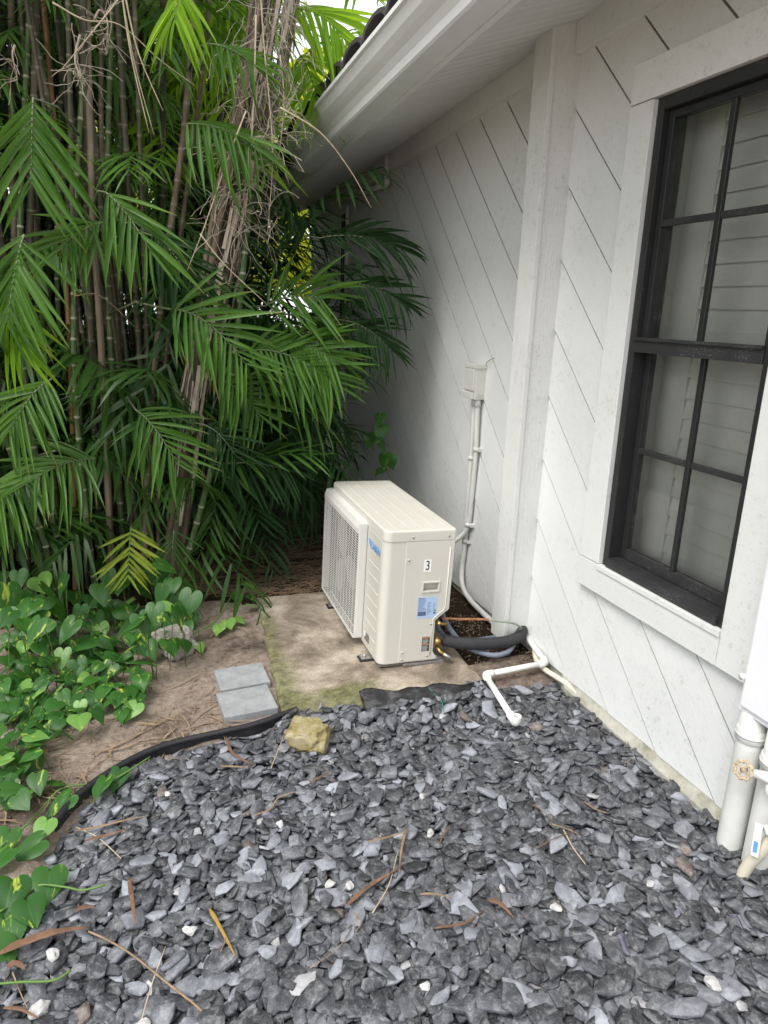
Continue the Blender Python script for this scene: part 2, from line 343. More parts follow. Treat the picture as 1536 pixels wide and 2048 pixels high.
def prism(name, pts, ax, d0, d1, mat, parent=None, bevel=0.0, mtx=None):
    """polygon pts (2D) extruded along axis ax (0,1,2) from d0 to d1"""
    bm = bmesh.new()
    def P(p, d):
        return (d, p[0], p[1]) if ax == 0 else ((p[0], d, p[1]) if ax == 1 else (p[0], p[1], d))
    A = [bm.verts.new(P(p, d0)) for p in pts]; B = [bm.verts.new(P(p, d1)) for p in pts]; n = len(pts)
    bm.faces.new(A); bm.faces.new(B[::-1])
    for i in range(n): bm.faces.new((A[i], A[(i+1) % n], B[(i+1) % n], B[i]))
    bmesh.ops.recalc_face_normals(bm, faces=bm.faces)
    if bevel: bmesh.ops.bevel(bm, geom=list(bm.edges), offset=bevel, segments=2, affect='EDGES', profile=0.6)
    if mtx is not None: bmesh.ops.transform(bm, matrix=mtx, verts=bm.verts)
    return link(name, bm_mesh(name, bm), mat, parent)
def spline(pts, sub=6):
    pts = [Vector(p) for p in pts]
    if len(pts) < 3: return [pts[0].lerp(pts[-1], i/sub) for i in range(sub+1)]
    out = []; P = [pts[0]*2-pts[1]] + pts + [pts[-1]*2-pts[-2]]
    for i in range(1, len(P)-2):
        a, b, c, d = P[i-1:i+3]
        for j in range(sub):
            t = j/sub
            out.append(0.5*((2*b)+(c-a)*t+(2*a-5*b+4*c-d)*t*t+(3*b-a-3*c+d)*t*t*t))
    out.append(pts[-1]); return out
def tube_data(pts, rad, sides=8, cap=True):
    pts = [Vector(p) for p in pts]; n = len(pts); V = []; T = []
    rad = rad if hasattr(rad, '__len__') else [rad]*n
    t = (pts[1]-pts[0]).normalized(); u = t.orthogonal().normalized()
    for i, p in enumerate(pts):
        t2 = (pts[min(i+1, n-1)]-pts[max(i-1, 0)])
        if t2.length > 1e-9: t2.normalize(); u = (u - t2*u.dot(t2)).normalized(); t = t2
        wv = t.cross(u)
        for s in range(sides):
            a = 2*math.pi*s/sides; V.append(p + (u*math.cos(a)+wv*math.sin(a))*rad[i])
    for i in range(n-1):
        for s in range(sides):
            a, b = i*sides+s, i*sides+(s+1) % sides; c, d = a+sides, b+sides
            T += [(a, b, d), (a, d, c)]
    if cap:
        V += [pts[0], pts[-1]]; q = len(V)-2; e = (n-1)*sides
        for s in range(sides): T += [(q, (s+1) % sides, s), (q+1, e+s, e+(s+1) % sides)]
    return V, T
def tube(name, pts, rad, mat, parent=None, sides=12, sub=0, tint=None):
    if sub: pts = spline(pts, sub)
    V, T = tube_data(pts, rad, sides); return link(name, tri_mesh(name, V, T, tint), mat, parent, True)
def merge(parts):
    V = []; T = []; o = 0
    for v, t in parts:
        V.append(np.asarray([tuple(q) for q in v], dtype=np.float32)); T.append(np.asarray(t, dtype=np.int32)+o); o += len(v)
    return np.concatenate(V), np.concatenate(T)
def text_mesh(name, s, size, depth, mat, parent, mtx):
    cu = bpy.data.curves.new(name, 'FONT'); cu.body = s; cu.size = size; cu.extrude = depth; cu.align_x = 'CENTER'; cu.align_y = 'CENTER'
    tmp = bpy.data.objects.new('tmp', cu); COL.objects.link(tmp); bpy.context.view_layer.update()
    me = bpy.data.meshes.new_from_object(tmp.evaluated_get(bpy.context.evaluated_depsgraph_get()))
    bpy.data.objects.remove(tmp); me.transform(mtx); me.materials.clear()
    return link(name, me, mat, parent)
def cut(o, cutter):
    md = o.modifiers.new('b', 'BOOLEAN'); md.operation = 'DIFFERENCE'; md.solver = 'EXACT'; md.object = cutter
    bpy.context.view_layer.update()
    me = bpy.data.meshes.new_from_object(o.evaluated_get(bpy.context.evaluated_depsgraph_get()))
    o.modifiers.clear(); old = o.data; o.data = me; bpy.data.meshes.remove(old); bpy.data.objects.remove(cutter)
def vn(p, s): return noise.noise(Vector(p)*s)

# ------------------------------------------------------------------ ground
EDGE = [(0.585, 2.645), (0.41, 2.615), (0.26, 2.60), (0.04, 2.575), (-0.114, 2.505), (-0.268, 2.37), (-0.347, 2.234), (-0.41, 2.05), (-0.47, 1.7), (-0.50, 1.2), (-0.52, 0.6), (-0.5, 0.0)]
def edge_x(y):
    for (xa, ya), (xb, yb) in zip(EDGE, EDGE[1:]):
        if yb <= y <= ya: return xa + (xb-xa)*(ya-y)/(ya-yb)
    return 0.6 if y > 2.6 else -0.5
def slate_top(x):
    t = 2.635 if x < 0.86 else (2.545 if x < 1.42 else 2.64)
    return t + 0.03*vn((x, 0.3, 0), 7)
def in_slate(x, y): return x < 1.925 and -0.3 < y < slate_top(x) and x > edge_x(y)+0.02
def sstep(a, b, x):
    t = min(1, max(0, (x-a)/(b-a))); return t*t*(3-2*t)
def gz(x, y):
    z = -0.030 + 0.018*vn((x, y, 0), 1.3) + 0.010*vn((x, y, 3), 5.0) + 0.005*vn((x, y, 6), 17.0)
    z += 0.16*sstep(5.2, 6.4, y)*sstep(0.9, 1.8, x)
    ex = edge_x(min(y, 2.64))
    s = sstep(ex-0.02, ex+0.05, x)*(sstep(2.66, 2.58, y) if x < 0.52 or x > 1.45 else sstep(2.78, 2.70, y)) if y < 2.78 else 0
    z = z*(1-s) + (-0.085)*s
    if 0.45 < x < 1.62 and 2.5 < y < 4.0: z = min(z, -0.025)
    return z
xs = np.concatenate([[-60, -30, -15, -8, -5], np.arange(-3.4, 2.6, 0.05), [3.5, 5, 8, 15, 30, 60]])
ys = np.concatenate([[-60, -30, -12, -5, -2, -1], np.arange(-0.4, 7.6, 0.05), [8.2, 9, 10.5, 13, 18, 30, 60]])
V = [(x, y, gz(x, y)) for y in ys for x in xs]; nx = len(xs); F = []; FM = []
for j in range(len(ys)-1):
    for i in range(nx-1):
        F.append((j*nx+i, j*nx+i+1, (j+1)*nx+i+1, (j+1)*nx+i))
        cx, cy = (xs[i]+xs[i+1])/2, (ys[j]+ys[j+1])/2
        FM.append(1 if cy > 4.05 + 0.25*vn((cx, cy, 1), 2.2) - 0.35*sstep(0.2, 0.9, cx) or (cx > 1.42 and cy > 2.86 + 0.06*vn((cx, cy, 4), 6)) else 0)
me = bpy.data.meshes.new('ground'); me.from_pydata(V, [], F); me.materials.append(M['soil']); me.materials.append(M['humus'])
me.polygons.foreach_set('material_index', FM); me.shade_smooth(); me.update()
tag(link('ground', me), kind='structure')

# ------------------------------------------------------------------ house
house = empty('house', (1.93, 3.0, 0)); tag(house, 'white painted house with diagonal lapped siding, deep eave and black window', 'house')
HB = Vector(house.location)
def hz(y): return 2.765 - 0.045*(y-2.9)          # underside of the frieze; the eave line falls slightly away
W0, WT = 1.93, 0.004
def clip_poly(poly, a, b, c):
    """keep a*y+b*z<=c"""
    out = []
    for i in range(len(poly)):
        p, q = poly[i], poly[(i+1) % len(poly)]; dp, dq = a*p[0]+b*p[1]-c, a*q[0]+b*q[1]-c
        if dp <= 0: out.append(p)
        if dp*dq < 0:
            t = dp/(dp-dq); out.append((p[0]+(q[0]-p[0])*t, p[1]+(q[1]-p[1])*t))
    return out
S2 = math.sqrt(0.5)
WIN = (1.60, 2.47, 0.56, 2.58)   # y0,y1,z0,z1 of the opening behind the trim
def siding(wallname, y0, y1, off, hole=None, ztop=2.95, WT=0.004, gap=0.013):
    core = box(wallname, (W0+0.012, y0, -0.03), (W0+0.16, y1, ztop+0.25), 'siding_paint', house) if not hole else None
    if hole:
        bm = bmesh.new(); a, b, c, d = hole
        for lo, hi in (((y0, -0.03), (a, ztop+0.25)), ((b, -0.03), (y1, ztop+0.25)), ((a, -0.03), (b, c)), ((a, d), (b, ztop+0.25))):
            bm_box(bm, (W0+0.012, lo[0], lo[1]), (W0+0.16, hi[0], hi[1]))
        core = link(wallname, bm_mesh(wallname, bm), 'siding_paint', house)
    sp = 0.22; vmin = (0-y1)*S2; vmax = (ztop-y0)*S2
    kk = math.floor((vmin-off)/sp)-1
    while off+kk*sp < vmax:
        va = off+kk*sp; vb = va+sp-gap; kk += 1
        jit = 0.0
        strip = [(y0-9, 0), (y1+9, 0), (y1+9, ztop), (y0-9, ztop)]
        strip = [(y0, 0.0), (y1, 0.0), (y1, ztop), (y0, ztop)]
        strip = clip_poly(strip, -S2, S2, vb) if len(strip) > 2 else []
        strip = clip_poly(strip, S2, -S2, -va) if len(strip) > 2 else []
        if len(strip) < 3: continue
        pcs = [strip]
        if hole:
            a, b, c, d = hole; mid = clip_poly(clip_poly(strip, 1, 0, b), -1, 0, -a)
            pcs = [clip_poly(strip, 1, 0, a), clip_poly(strip, -1, 0, -b), clip_poly(mid, 0, 1, c) if len(mid) > 2 else [], clip_poly(mid, 0, -1, -d) if len(mid) > 2 else []]
        for pc in pcs:
            pc = [p for i, p in enumerate(pc) if math.dist(p, pc[i-1]) > 1e-5]
            if len(pc) < 3: continue
            ar = abs(sum(pc[i-1][0]*pc[i][1]-pc[i][0]*pc[i-1][1] for i in range(len(pc))))/2
            if ar < 1e-4: continue
            bm = bmesh.new(); fr_, bk = [], []
            for p in pc:
                vv_ = (p[1]-p[0])*S2; f = (vv_-va)/sp
                fr_.append(bm.verts.new((W0 - (WT*(1-f)+0.015) + jit*0.4 - HB.x, p[0]-HB.y, p[1]-HB.z)))
                bk.append(bm.verts.new((W0+0.013-HB.x, p[0]-HB.y, p[1]-HB.z)))
            n = len(pc); bm.faces.new(fr_); bm.faces.new(bk[::-1])
            for i in range(n): bm.faces.new((fr_[i], fr_[(i+1) % n], bk[(i+1) % n], bk[i]))
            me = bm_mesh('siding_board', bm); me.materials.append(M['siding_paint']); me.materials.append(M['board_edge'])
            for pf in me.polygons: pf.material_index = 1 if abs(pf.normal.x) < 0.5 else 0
            link('siding_board', me, None, core)
    core.data.transform(Matrix.Translation(-HB))
    return core
def hbox(name, a, b, mat, parent=None, bevel=0.0):
    """world-coordinate box as a child of the house"""
    o = box(name, Vector(a)-HB, Vector(b)-HB, mat, parent or house, bevel); return o
def hprism(name, pts, ax, d0, d1, mat, parent=None, bevel=0.0):
    return prism(name, pts, ax, d0, d1, mat, parent or house, bevel, Matrix.Translation(-HB))
siding('wall', -1.5, 2.96, -1.122, WIN, 2.97, 0.006, 0.0110)
siding('wall', 2.96, 7.6, -1.0, None, 2.9)
# foundation strip
bm = bmesh.new(); vs = []
for i in range(92):
    y = -1.5+i*0.1
    for (x, z) in ((W0+0.05, -0.3), (W0-0.012-0.006*vn((y, 0, 0), 4)-(0.045 if y < 2.6 else 0)*0.9, -0.3), (W0-0.010-0.008*vn((y, 5, 0), 4)-(0.040 if y < 2.6 else 0), -0.035+0.008*vn((y, 3, 1), 5)), (W0+0.0, 0.012)):
        vs.append(bm.verts.new((x-HB.x, y-HB.y, z)))
for i in range(91):
    for q in range(3): bm.faces.new((vs[i*4+q], vs[i*4+q+1], vs[i*4+5+q], vs[i*4+4+q]))
link('foundation', bm_mesh('foundation', bm), 'foundation_concrete', house)
# corner post: wide face towards the camera, narrow face towards the palms
bm = bmesh.new(); bm_box(bm, (1.768, 2.912, 0.045), (1.925, 3.035, 2.93), 0.004)
o = link('post', bm_mesh('post', bm), 'post_paint', house); o.data.transform(Matrix.Translation(-HB))
hbox('post_trim_board', (1.764, 2.905, 0.030), (1.789, 3.04, 2.92), 'post_paint', None, 0.002)
# frieze boards (follow the falling eave)
def frieze(ya, yb):
    bm = bmesh.new(); pr = ((W0-0.050, 0.0), (W0+0.01, 0.0), (W0+0.01, 0.19), (W0-0.050, 0.165)); A = []
    for y in (ya, yb): A.append([bm.verts.new((x-HB.x, y-HB.y, hz(y)+z)) for x, z in pr])
    bm.faces.new(A[0]); bm.faces.new(A[1][::-1])
    for i in range(4): bm.faces.new((A[0][i], A[0][(i+1) % 4], A[1][(i+1) % 4], A[1][i]))
    link('frieze_board', bm_mesh('frieze_board', bm), 'trim_paint', house)
frieze(-1.5, 0.2); frieze(0.203, 2.909); frieze(3.036, 5.1); frieze(5.103, 7.6)
# sloped soffit of narrow beaded boards
SL = 0.33
def sof(x, y): return hz(y)+0.135-SL*(W0-x)
soffit = hprism('soffit', [(1.30, sof(1.30, 2.9)+0.03), (2.0, sof(2.0, 2.9)+0.03), (2.0, sof(2.0, 2.9)+0.05), (1.30, sof(1.30, 2.9)+0.05)], 1, -1.5, 7.6, 'soffit_paint')
soffit.data.transform(Matrix.Shear('XZ', 4, (0, 0)))
for v_ in soffit.data.vertices: v_.co.z += -0.045*(v_.co.y+HB.y-2.9)
BW = 0.075; y = 0.6; bmB = None
while y < 7.5:
    bm = bmesh.new(); prof = ((0.003, 0.006), (0.010, 0.0), (BW-0.010, 0.0), (BW-0.003, 0.006), (BW-0.003, 0.028), (0.003, 0.028)); A = []
    for x in (1.337, W0-0.045): A.append([bm.verts.new((x-HB.x, y+p-HB.y, sof(x, y+p)+q)) for p, q in prof])
    bm.faces.new(A[0]); bm.faces.new(A[1][::-1])
    for i in range(6): bm.faces.new((A[0][i], A[0][(i+1) % 6], A[1][(i+1) % 6], A[1][i]))
    link('soffit_board', bm_mesh('soffit_board', bm), 'soffit_paint', soffit); y += BW
# fascia and K-style gutter
def along(name, prof, ya, yb, mat, parent=None, bev=0):
    bm = bmesh.new(); A = []
    for y in (ya, yb): A.append([bm.verts.new((x-HB.x, y-HB.y, z-0.045*(y-2.9))) for x, z in prof])
    n = len(prof); bm.faces.new(A[0]); bm.faces.new(A[1][::-1])
    for i in range(n): bm.faces.new((A[0][i], A[0][(i+1) % n], A[1][(i+1) % n], A[1][i]))
    return link(name, bm_mesh(name, bm), mat, parent or house)
FZ = sof(1.335, 2.9)
along('fascia', [(1.312, FZ-0.012), (1.335, FZ-0.012), (1.335, FZ+0.19), (1.312, FZ+0.19)], -1.5, 7.6, 'gutter_paint')
gp = [(1.310, -0.005), (1.208, -0.005), (1.199, 0.004), (1.195, 0.035), (1.178, 0.064), (1.155, 0.084), (1.136, 0.106), (1.120, 0.146), (1.106, 0.153), (1.106, 0.172), (1.128, 0.172), (1.130, 0.156)]
gut = along('gutter', [(x, FZ+z) for x, z in gp] + [(x, FZ+z) for x, z in ((1.132, 0.146), (1.147, 0.110), (1.164, 0.090), (1.186, 0.070), (1.204, 0.038), (1.212, 0.004), (1.308, 0.004))], -1.5, 5.15, 'gutter_paint')
along('end_cap', [(x, FZ+z) for x, z in gp] + [(1.310, FZ+0.156)], 5.151, 5.156, 'gutter_paint', gut)
# roof: slab with courses of thick dark tiles
def rz(x, y): return FZ + 0.185 + SL*(x-1.3) - 0.045*(y-2.9)
roof = hprism('roof', [(1.29, 0), (6.0, SL*4.71), (6.0, SL*4.71+0.03), (1.29, 0.03)], 1, -1.5, 7.6, 'roof_tile_grey')
for v_ in roof.data.vertices: v_.co.z += FZ+0.170-0.045*(v_.co.y+HB.y-2.9)
bm = bmesh.new(); n = 8
pr = [(0.17*math.sin(math.pi*(i/n-0.5)), 0.055*math.cos(math.pi*(i/n-0.5))) for i in range(n+1)]
pr2 = [(a*0.86, b-0.018) for a, b in pr]
rows = []
for x, q in ((0, pr), (0.44, [(a, b) for a, b in pr]), ):
    rows.append([bm.verts.new((x, a, b+SL*x*1.0)) for a, b in q]+[bm.verts.new((x, a, b+SL*x)) for a, b in pr2[::-1]])
L_ = len(rows[0]); bm.faces.new(rows[0]); bm.faces.new(rows[1][::-1])
for i in range(L_): bm.faces.new((rows[0][i], rows[0][(i+1) % L_], rows[1][(i+1) % L_], rows[1][i]))
tile_me = bm_mesh('roof_tile', bm); tile_me.materials.append(M['roof_tile_grey'])
for r in range(5):
    for i in range(26):
        x = 1.150+r*0.40; y = -1.2+i*0.33
        o = bpy.data.objects.new('roof_tile', tile_me); COL.objects.link(o); o.parent = roof
        o.location = Vector((x, y, rz(x, y)+0.105+0.006*rnd.random()+(0.0 if r == 0 else 0.02))) - HB

# ------------------------------------------------------------------ window (double hung, 2x2 lights per sash, white shutters behind)
y0, y1, z0, z1 = 1.675, 2.365, 0.655, 2.472
win = hbox('window', (W0+0.085, y0-0.06, z0-0.08), (W0+0.10, y0+0.012, z1+0.08), 'window_black')   # jamb liner
for a, b in (((y1-0.012, z0-0.08), (y1+0.08, z1+0.08)), ((y0+0.012, z0-0.08), (y1-0.012, z0+0.008)), ((y0+0.012, z1-0.008), (y1-0.012, z1+0.08))):
    hbox('jamb_liner', (W0+0.085, a[0], a[1]), (W0+0.10, b[0], b[1]), 'window_black', win)
TP = W0-0.046
for a, b, nm in (((1.535, 0.52), (y0-0.002, 2.612), 'trim_board'), ((y1+0.002, 0.655), (2.50, 2.470), 'trim_board'), ((y0, 2.474), (2.50, 2.612), 'trim_board'), ((y0, 0.52), (2.50, 0.651), 'trim_board')):
    hbox(nm, (TP, a[0], a[1]), (W0+0.03, b[0], b[1]), 'trim_paint', win, 0.003)
hbox('sill_lip', (TP-0.006, y0, 0.630), (TP+0.02, y1+0.004, 0.6545), 'trim_paint', win, 0.003)
def wb(nm, a, b, mat='window_black', bev=0.003): return hbox(nm, a, b, mat, win, bev)
F0, F1 = W0-0.026, W0+0.085
fwid = 0.036
wb('frame', (F0, y1-fwid, z0), (F1, y1, z1)); wb('frame', (F0, y0, z0), (F1, y0+fwid, z1))
wb('frame', (F0, y0+fwid, z1-0.045), (F1, y1-fwid, z1)); wb('frame', (F0-0.012, y0+fwid, z0), (F1, y1-fwid, z0+0.040), 'window_black_worn')
ya, yb = y0+fwid+0.001, y1-fwid-0.001; zm = 1.594
# upper sash (outer plane), lower sash (inner plane, behind)
def sash(xf, xb, zl, zh, bot, top, zmun):
    st = 0.030
    wb('sash_stile', (xf, yb-st, zl), (xb, yb, zh)); wb('sash_stile', (xf, ya, zl), (xb, ya+st, zh))
    wb('sash_rail', (xf, ya+st, zl), (xb, yb-st, zl+bot), 'window_black_worn'); wb('sash_rail', (xf, ya+st, zh-top), (xb, yb-st, zh))
    ym = (ya+yb)/2; mw = 0.0125
    xg = (xf+xb)/2
    wb('muntin', (xf-0.004, ym-mw, zl+bot), (xg-0.003, ym+mw, zh-top), bev=0.004)
    wb('muntin', (xf-0.002, ya+st, zmun-mw), (xg-0.003, ym-mw, zmun+mw), 'window_black_worn', 0.004)
    wb('muntin', (xf-0.002, ym+mw, zmun-mw), (xg-0.003, yb-st, zmun+mw), 'window_black_worn', 0.004)
    for (pa, pb) in ((ya+st, ym), (ym, yb-st)):
        for (qa, qb) in ((zl+bot, zmun), (zmun, zh-top)):
            me = bpy.data.meshes.new('pane'); me.from_pydata([(xg-HB.x, q[0]-HB.y, q[1]) for q in ((pa, qa), (pa, qb), (pb, qb), (pb, qa))], [], [(0, 1, 2, 3)])
            me.update(); link('pane', me, 'window_glass', win)
sash(W0+0.000, W0+0.030, 1.600, z1-0.046, 0.020, 0.030, 2.040)
sash(W0+0.034, W0+0.064, z0+0.042, 1.598, 0.045, 0.030, 1.170)
wb('meeting_rail', (W0-0.030, ya, 1.566), (W0+0.004, yb, 1.619), 'window_black_worn', 0.003)
wb('meeting_lip', (W0-0.040, ya, 1.612), (W0-0.008, yb, 1.624), 'window_black_worn', 0.002)
# shutters
sh = W0+0.135
hbox('room_shade_sheet', (sh+0.10, y0-0.1, z0-0.1), (sh+0.12, y1+0.1, z1+0.1), 'shade_black', win)  # black sheet painted as the unlit room behind the louvers
for a, b in (((y1-0.02, z0-0.1), (y1+0.02, z1+0.1)), ((y0-0.02, z0-0.1), (y0+0.02, z1+0.1))):
    hbox('reveal', (W0+0.10, a[0], a[1]), (sh+0.10, b[0], b[1]), 'shutter_white', win)
hbox('reveal', (W0+0.10, y0-0.02, z1), (sh+0.10, y1+0.02, z1+0.02), 'shutter_white', win)
hbox('reveal', (W0+0.10, y0-0.02, z0-0.04), (sh+0.10, y1+0.02, z0-0.01), 'shutter_white', win)
sb = y1-0.115
hbox('shutter_stile', (sh, sb-0.055, z0), (sh+0.03, sb, z1), 'shutter_white', win, 0.003)
hbox('shutter_jamb', (sh+0.008, sb+0.006, z0), (sh+0.03, y1-0.02, z1), 'shutter_white', win, 0.002)
hbox('shutter_stile', (sh, y0+0.02, z0), (sh+0.03, y0+0.06, z1), 'shutter_white', win, 0.003)
hbox('shutter_rail', (sh, y0+0.06, 1.56), (sh+0.03, sb-0.055, 1.66), 'shutter_white', win, 0.003)
lm = None; zz = z0+0.03-0.012
zls = [z0+0.018+0.0805*q for q in range(11)]+[1.655+0.0805*q for q in range(11)]
for zz in zls:
    if True:
        if lm is None:
            bm = bmesh.new(); prl = [(0.004, 0), (0.010, 0.006), (0.026, 0.088), (0.024, 0.094), (0.019, 0.090), (0.004, 0.008)]; A = []
            for y in (y0+0.040, sb-0.030): A.append([bm.verts.new((x, y, z)) for x, z in prl])
            bm.faces.new(A[0]); bm.faces.new(A[1][::-1])
            for i in range(6): bm.faces.new((A[0][i], A[0][(i+1) % 6], A[1][(i+1) % 6], A[1][i]))
            lm = bm_mesh('louver', bm); lm.materials.append(M['shutter_white'])
        o = bpy.data.objects.new('louver', lm); COL.objects.link(o); o.parent = win; o.location = Vector((sh, 0, zz))-HB

# ------------------------------------------------------------------ concrete pad, pavers, edging, rocks, fabric
bm = bmesh.new(); NXp, NYp = 44, 52; grid = {}
pc = [(0.525, 2.615), (1.50, 2.575), (1.60, 3.90), (0.645, 3.945)]
for j in range(NYp+1):
    for i in range(NXp+1):
        u, v_ = i/NXp, j/NYp
        p = Vector((*pc[0], 0)).lerp(Vector((*pc[1], 0)), u).lerp(Vector((*pc[3], 0)).lerp(Vector((*pc[2], 0)), u), v_)
        e = min(u*1.15, (1-u)*1.15, v_*1.35, (1-v_)*1.35)
        if i in (0, NXp): p.x += 0.010*vn((p.x, p.y, 2), 9)
        if j in (0, NYp): p.y += 0.012*vn((p.x, p.y, 7), 9)
        z = 0.0 - 0.010*(1-sstep(0, 0.02, e)) + 0.003*vn((p.x, p.y, 0), 5)
        grid[i, j] = bm.verts.new((p.x, p.y, z))
for j in range(NYp):
    for i in range(NXp): bm.faces.new((grid[i, j], grid[i+1, j], grid[i+1, j+1], grid[i, j+1]))
ring = [grid[i, 0] for i in range(NXp+1)]+[grid[NXp, j] for j in range(1, NYp+1)]+[grid[i, NYp] for i in range(NXp-1, -1, -1)]+[grid[0, j] for j in range(NYp-1, 0, -1)]
low = [bm.verts.new((q.co.x, q.co.y, -0.12)) for q in ring]
for i in range(len(ring)): bm.faces.new((ring[i], low[i], low[(i+1) % len(ring)], ring[(i+1) % len(ring)]))
bm.faces.new(low)
tag(link('concrete_pad', bm_mesh('concrete_pad', bm), 'pad_concrete', None, False), 'weathered concrete pad with green moss under the outdoor air conditioner', 'slab')
def paver(cx, cy, lx, ly, rot, label):
    o = box('paver', (-lx/2, -ly/2, -0.05), (lx/2, ly/2, 0.0), 'paver_concrete', None, 0.004)
    o.location = (cx, cy, 0.006); o.rotation_euler = (R(rnd.uniform(-1, 1)), R(rnd.uniform(-1, 1)), rot)
    return tag(o, label, 'paver', 'grey pavers beside the concrete pad')
paver(0.412, 3.008, 0.232, 0.205, R(2), 'smooth grey concrete paver further from the black edging')
paver(0.400, 2.785, 0.234, 0.215, R(2.6), 'smooth grey concrete paver touching the black plastic edging')
ed = [Vector((x, y, -0.012)) for x, y in EDGE[:7]]
ed[0] = Vector((0.60, 2.655, 0.0))
tube('lawn_edging', ed, 0.0130, 'black_plastic', None, 12, 8)
edg = bpy.data.objects['lawn_edging']
bm = bmesh.new(); sp_ = spline(ed, 8); A = []
for p in sp_: A.append((bm.verts.new((p.x+0.002, p.y, p.z-0.006)), bm.verts.new((p.x+0.002, p.y, p.z-0.12)), bm.verts.new((p.x+0.005, p.y-0.004, p.z-0.12)), bm.verts.new((p.x+0.005, p.y-0.004, p.z-0.006))))
for a, b in zip(A, A[1:]):
    for q in range(4): bm.faces.new((a[q], a[(q+1) % 4], b[(q+1) % 4], b[q]))
link('edging_skirt', bm_mesh('edging_skirt', bm), 'black_plastic', edg)
tag(edg, 'black plastic lawn edging curving between bare soil and slate chips', 'edging')
def rock(name, loc, dims, mat, label, cat='rock', seed=0, rough=0.25, sub=4, group=None, flat=True):
    bm = bmesh.new(); bmesh.ops.create_icosphere(bm, subdivisions=sub, radius=1.0)
    for q in bm.verts:
        d = q.co.normalized(); s = 1+rough*vn(d+Vector((seed*3.1, 0, 0)), 1.3)+rough*0.5*vn(d+Vector((0, seed*2.7, 0)), 3.2)+rough*0.22*vn(d, 8+seed % 3)
        c = Vector((d.x*s, d.y*s, d.z*s)) if not flat else Vector((max(-0.86, min(0.86, d.x*s)), max(-0.86, min(0.86, d.y*s)), max(-0.7, min(0.66, d.z*s))))
        q.co = Vector((c.x*dims[0], c.y*dims[1], c.z*dims[2]))
    o = link(name, bm_mesh(name, bm), mat, None, sub > 3); o.location = loc; o.rotation_euler = (0, 0, seed*1.3)
    return tag(o, label, cat, group)
p = G(622, 1478, 0.0); rock('limestone_rock', (p.x, p.y+0.03, -0.005), (0.095, 0.085, 0.075), 'limestone', 'yellow rough limestone rock lying on the slate chips', seed=2, rough=0.35, sub=5)
p = G(350, 1290, 0.0); rock('coral_rock', (p.x, p.y, 0.02), (0.115, 0.095, 0.085), 'coral_rock', 'pale grey pitted rock half hidden among the heart-shaped leaves', seed=4, rough=0.5, sub=5)

# ------------------------------------------------------------------ slate chips: dropped one by one on a height field
NV = 40; chipV = []; chipT = []; chipTint = []; chipDim = []
def chip_shape(s):
    r = random.Random(100+s); n = r.choice((5, 6, 6, 7, 8)); el_ = r.uniform(0.45, 0.80); th = r.uniform(0.07, 0.15)
    ang = [2*math.pi*(i+r.uniform(-0.40, 0.40))/n for i in range(n)]
    rad = [r.uniform(0.72, 1.15) for _ in range(n)]
    A2, R2 = [], []
    for i in range(n):                                   # each corner is cut off, so edges stay straight and corners crisp
        j = (i+1) % n; p, q = (np.array((rad[t]*math.cos(ang[t]), rad[t]*math.sin(ang[t]))) for t in (i, j))
        for f in (r.uniform(0.03, 0.09), r.uniform(0.88, 0.97)): A2.append(p+(q-p)*f)
    n = len(A2); V = []; T = []; tilt = (r.uniform(-0.10, 0.10), r.uniform(-0.12, 0.12))
    for lv, (sc, z) in enumerate(((0.93, -1), (1.0, -0.55), (1.0, 0.72), (0.955, 1.0))):
        for i in range(n):
            q = sc*(1+r.uniform(-0.035, 0.035)); x_, y_ = A2[i][0]*q, A2[i][1]*q*el_
            V.append((x_, y_, th*(z+r.uniform(-0.10, 0.10)*(2 if lv == 3 else 1)) + (tilt[0]*x_+tilt[1]*y_ if lv > 1 else 0)))
    V.append((r.uniform(-0.3, 0.3), r.uniform(-0.2, 0.2), th*(1.0+r.uniform(-0.15, 0.35)))); V.append((0, 0, -th))
    for lv in range(3):
        for i in range(n):
            a, b = lv*n+i, lv*n+(i+1) % n; T += [(a, b, b+n), (a, b+n, a+n)]
    for i in range(n): T += [(3*n+i, 3*n+(i+1) % n, 4*n), ((i+1) % n, i, 4*n+1)]
    g = r.choice((0.034, 0.044, 0.056, 0.074, 0.098, 0.13, 0.175, 0.25)) * r.uniform(0.85, 1.15)
    t = (g*0.945, g*1.0, g*1.125)
    if s == NV-1: t = (0.42, 0.42, 0.42)
    if s == NV-2: t = (0.15, 0.12, 0.10)
    if s == NV-3: t = (0.17, 0.16, 0.22)
    if s == NV-4: t = (0.36, 0.36, 0.365)
    return np.array(V), np.array(T), t, el_, th
shapes = [chip_shape(s) for s in range(NV)]
GX0, GY0, CS = -0.75, 0.35, 0.010; GW, GH = 275, 240
gxs = GX0+np.arange(GW)*CS; gys = GY0+np.arange(GH)*CS
mask = np.zeros((GH, GW), bool); hm = np.full((GH, GW), -0.078)
for j in range(GH):
    for i in range(GW): mask[j, i] = in_slate(gxs[i], gys[j])
cells = np.argwhere(mask)
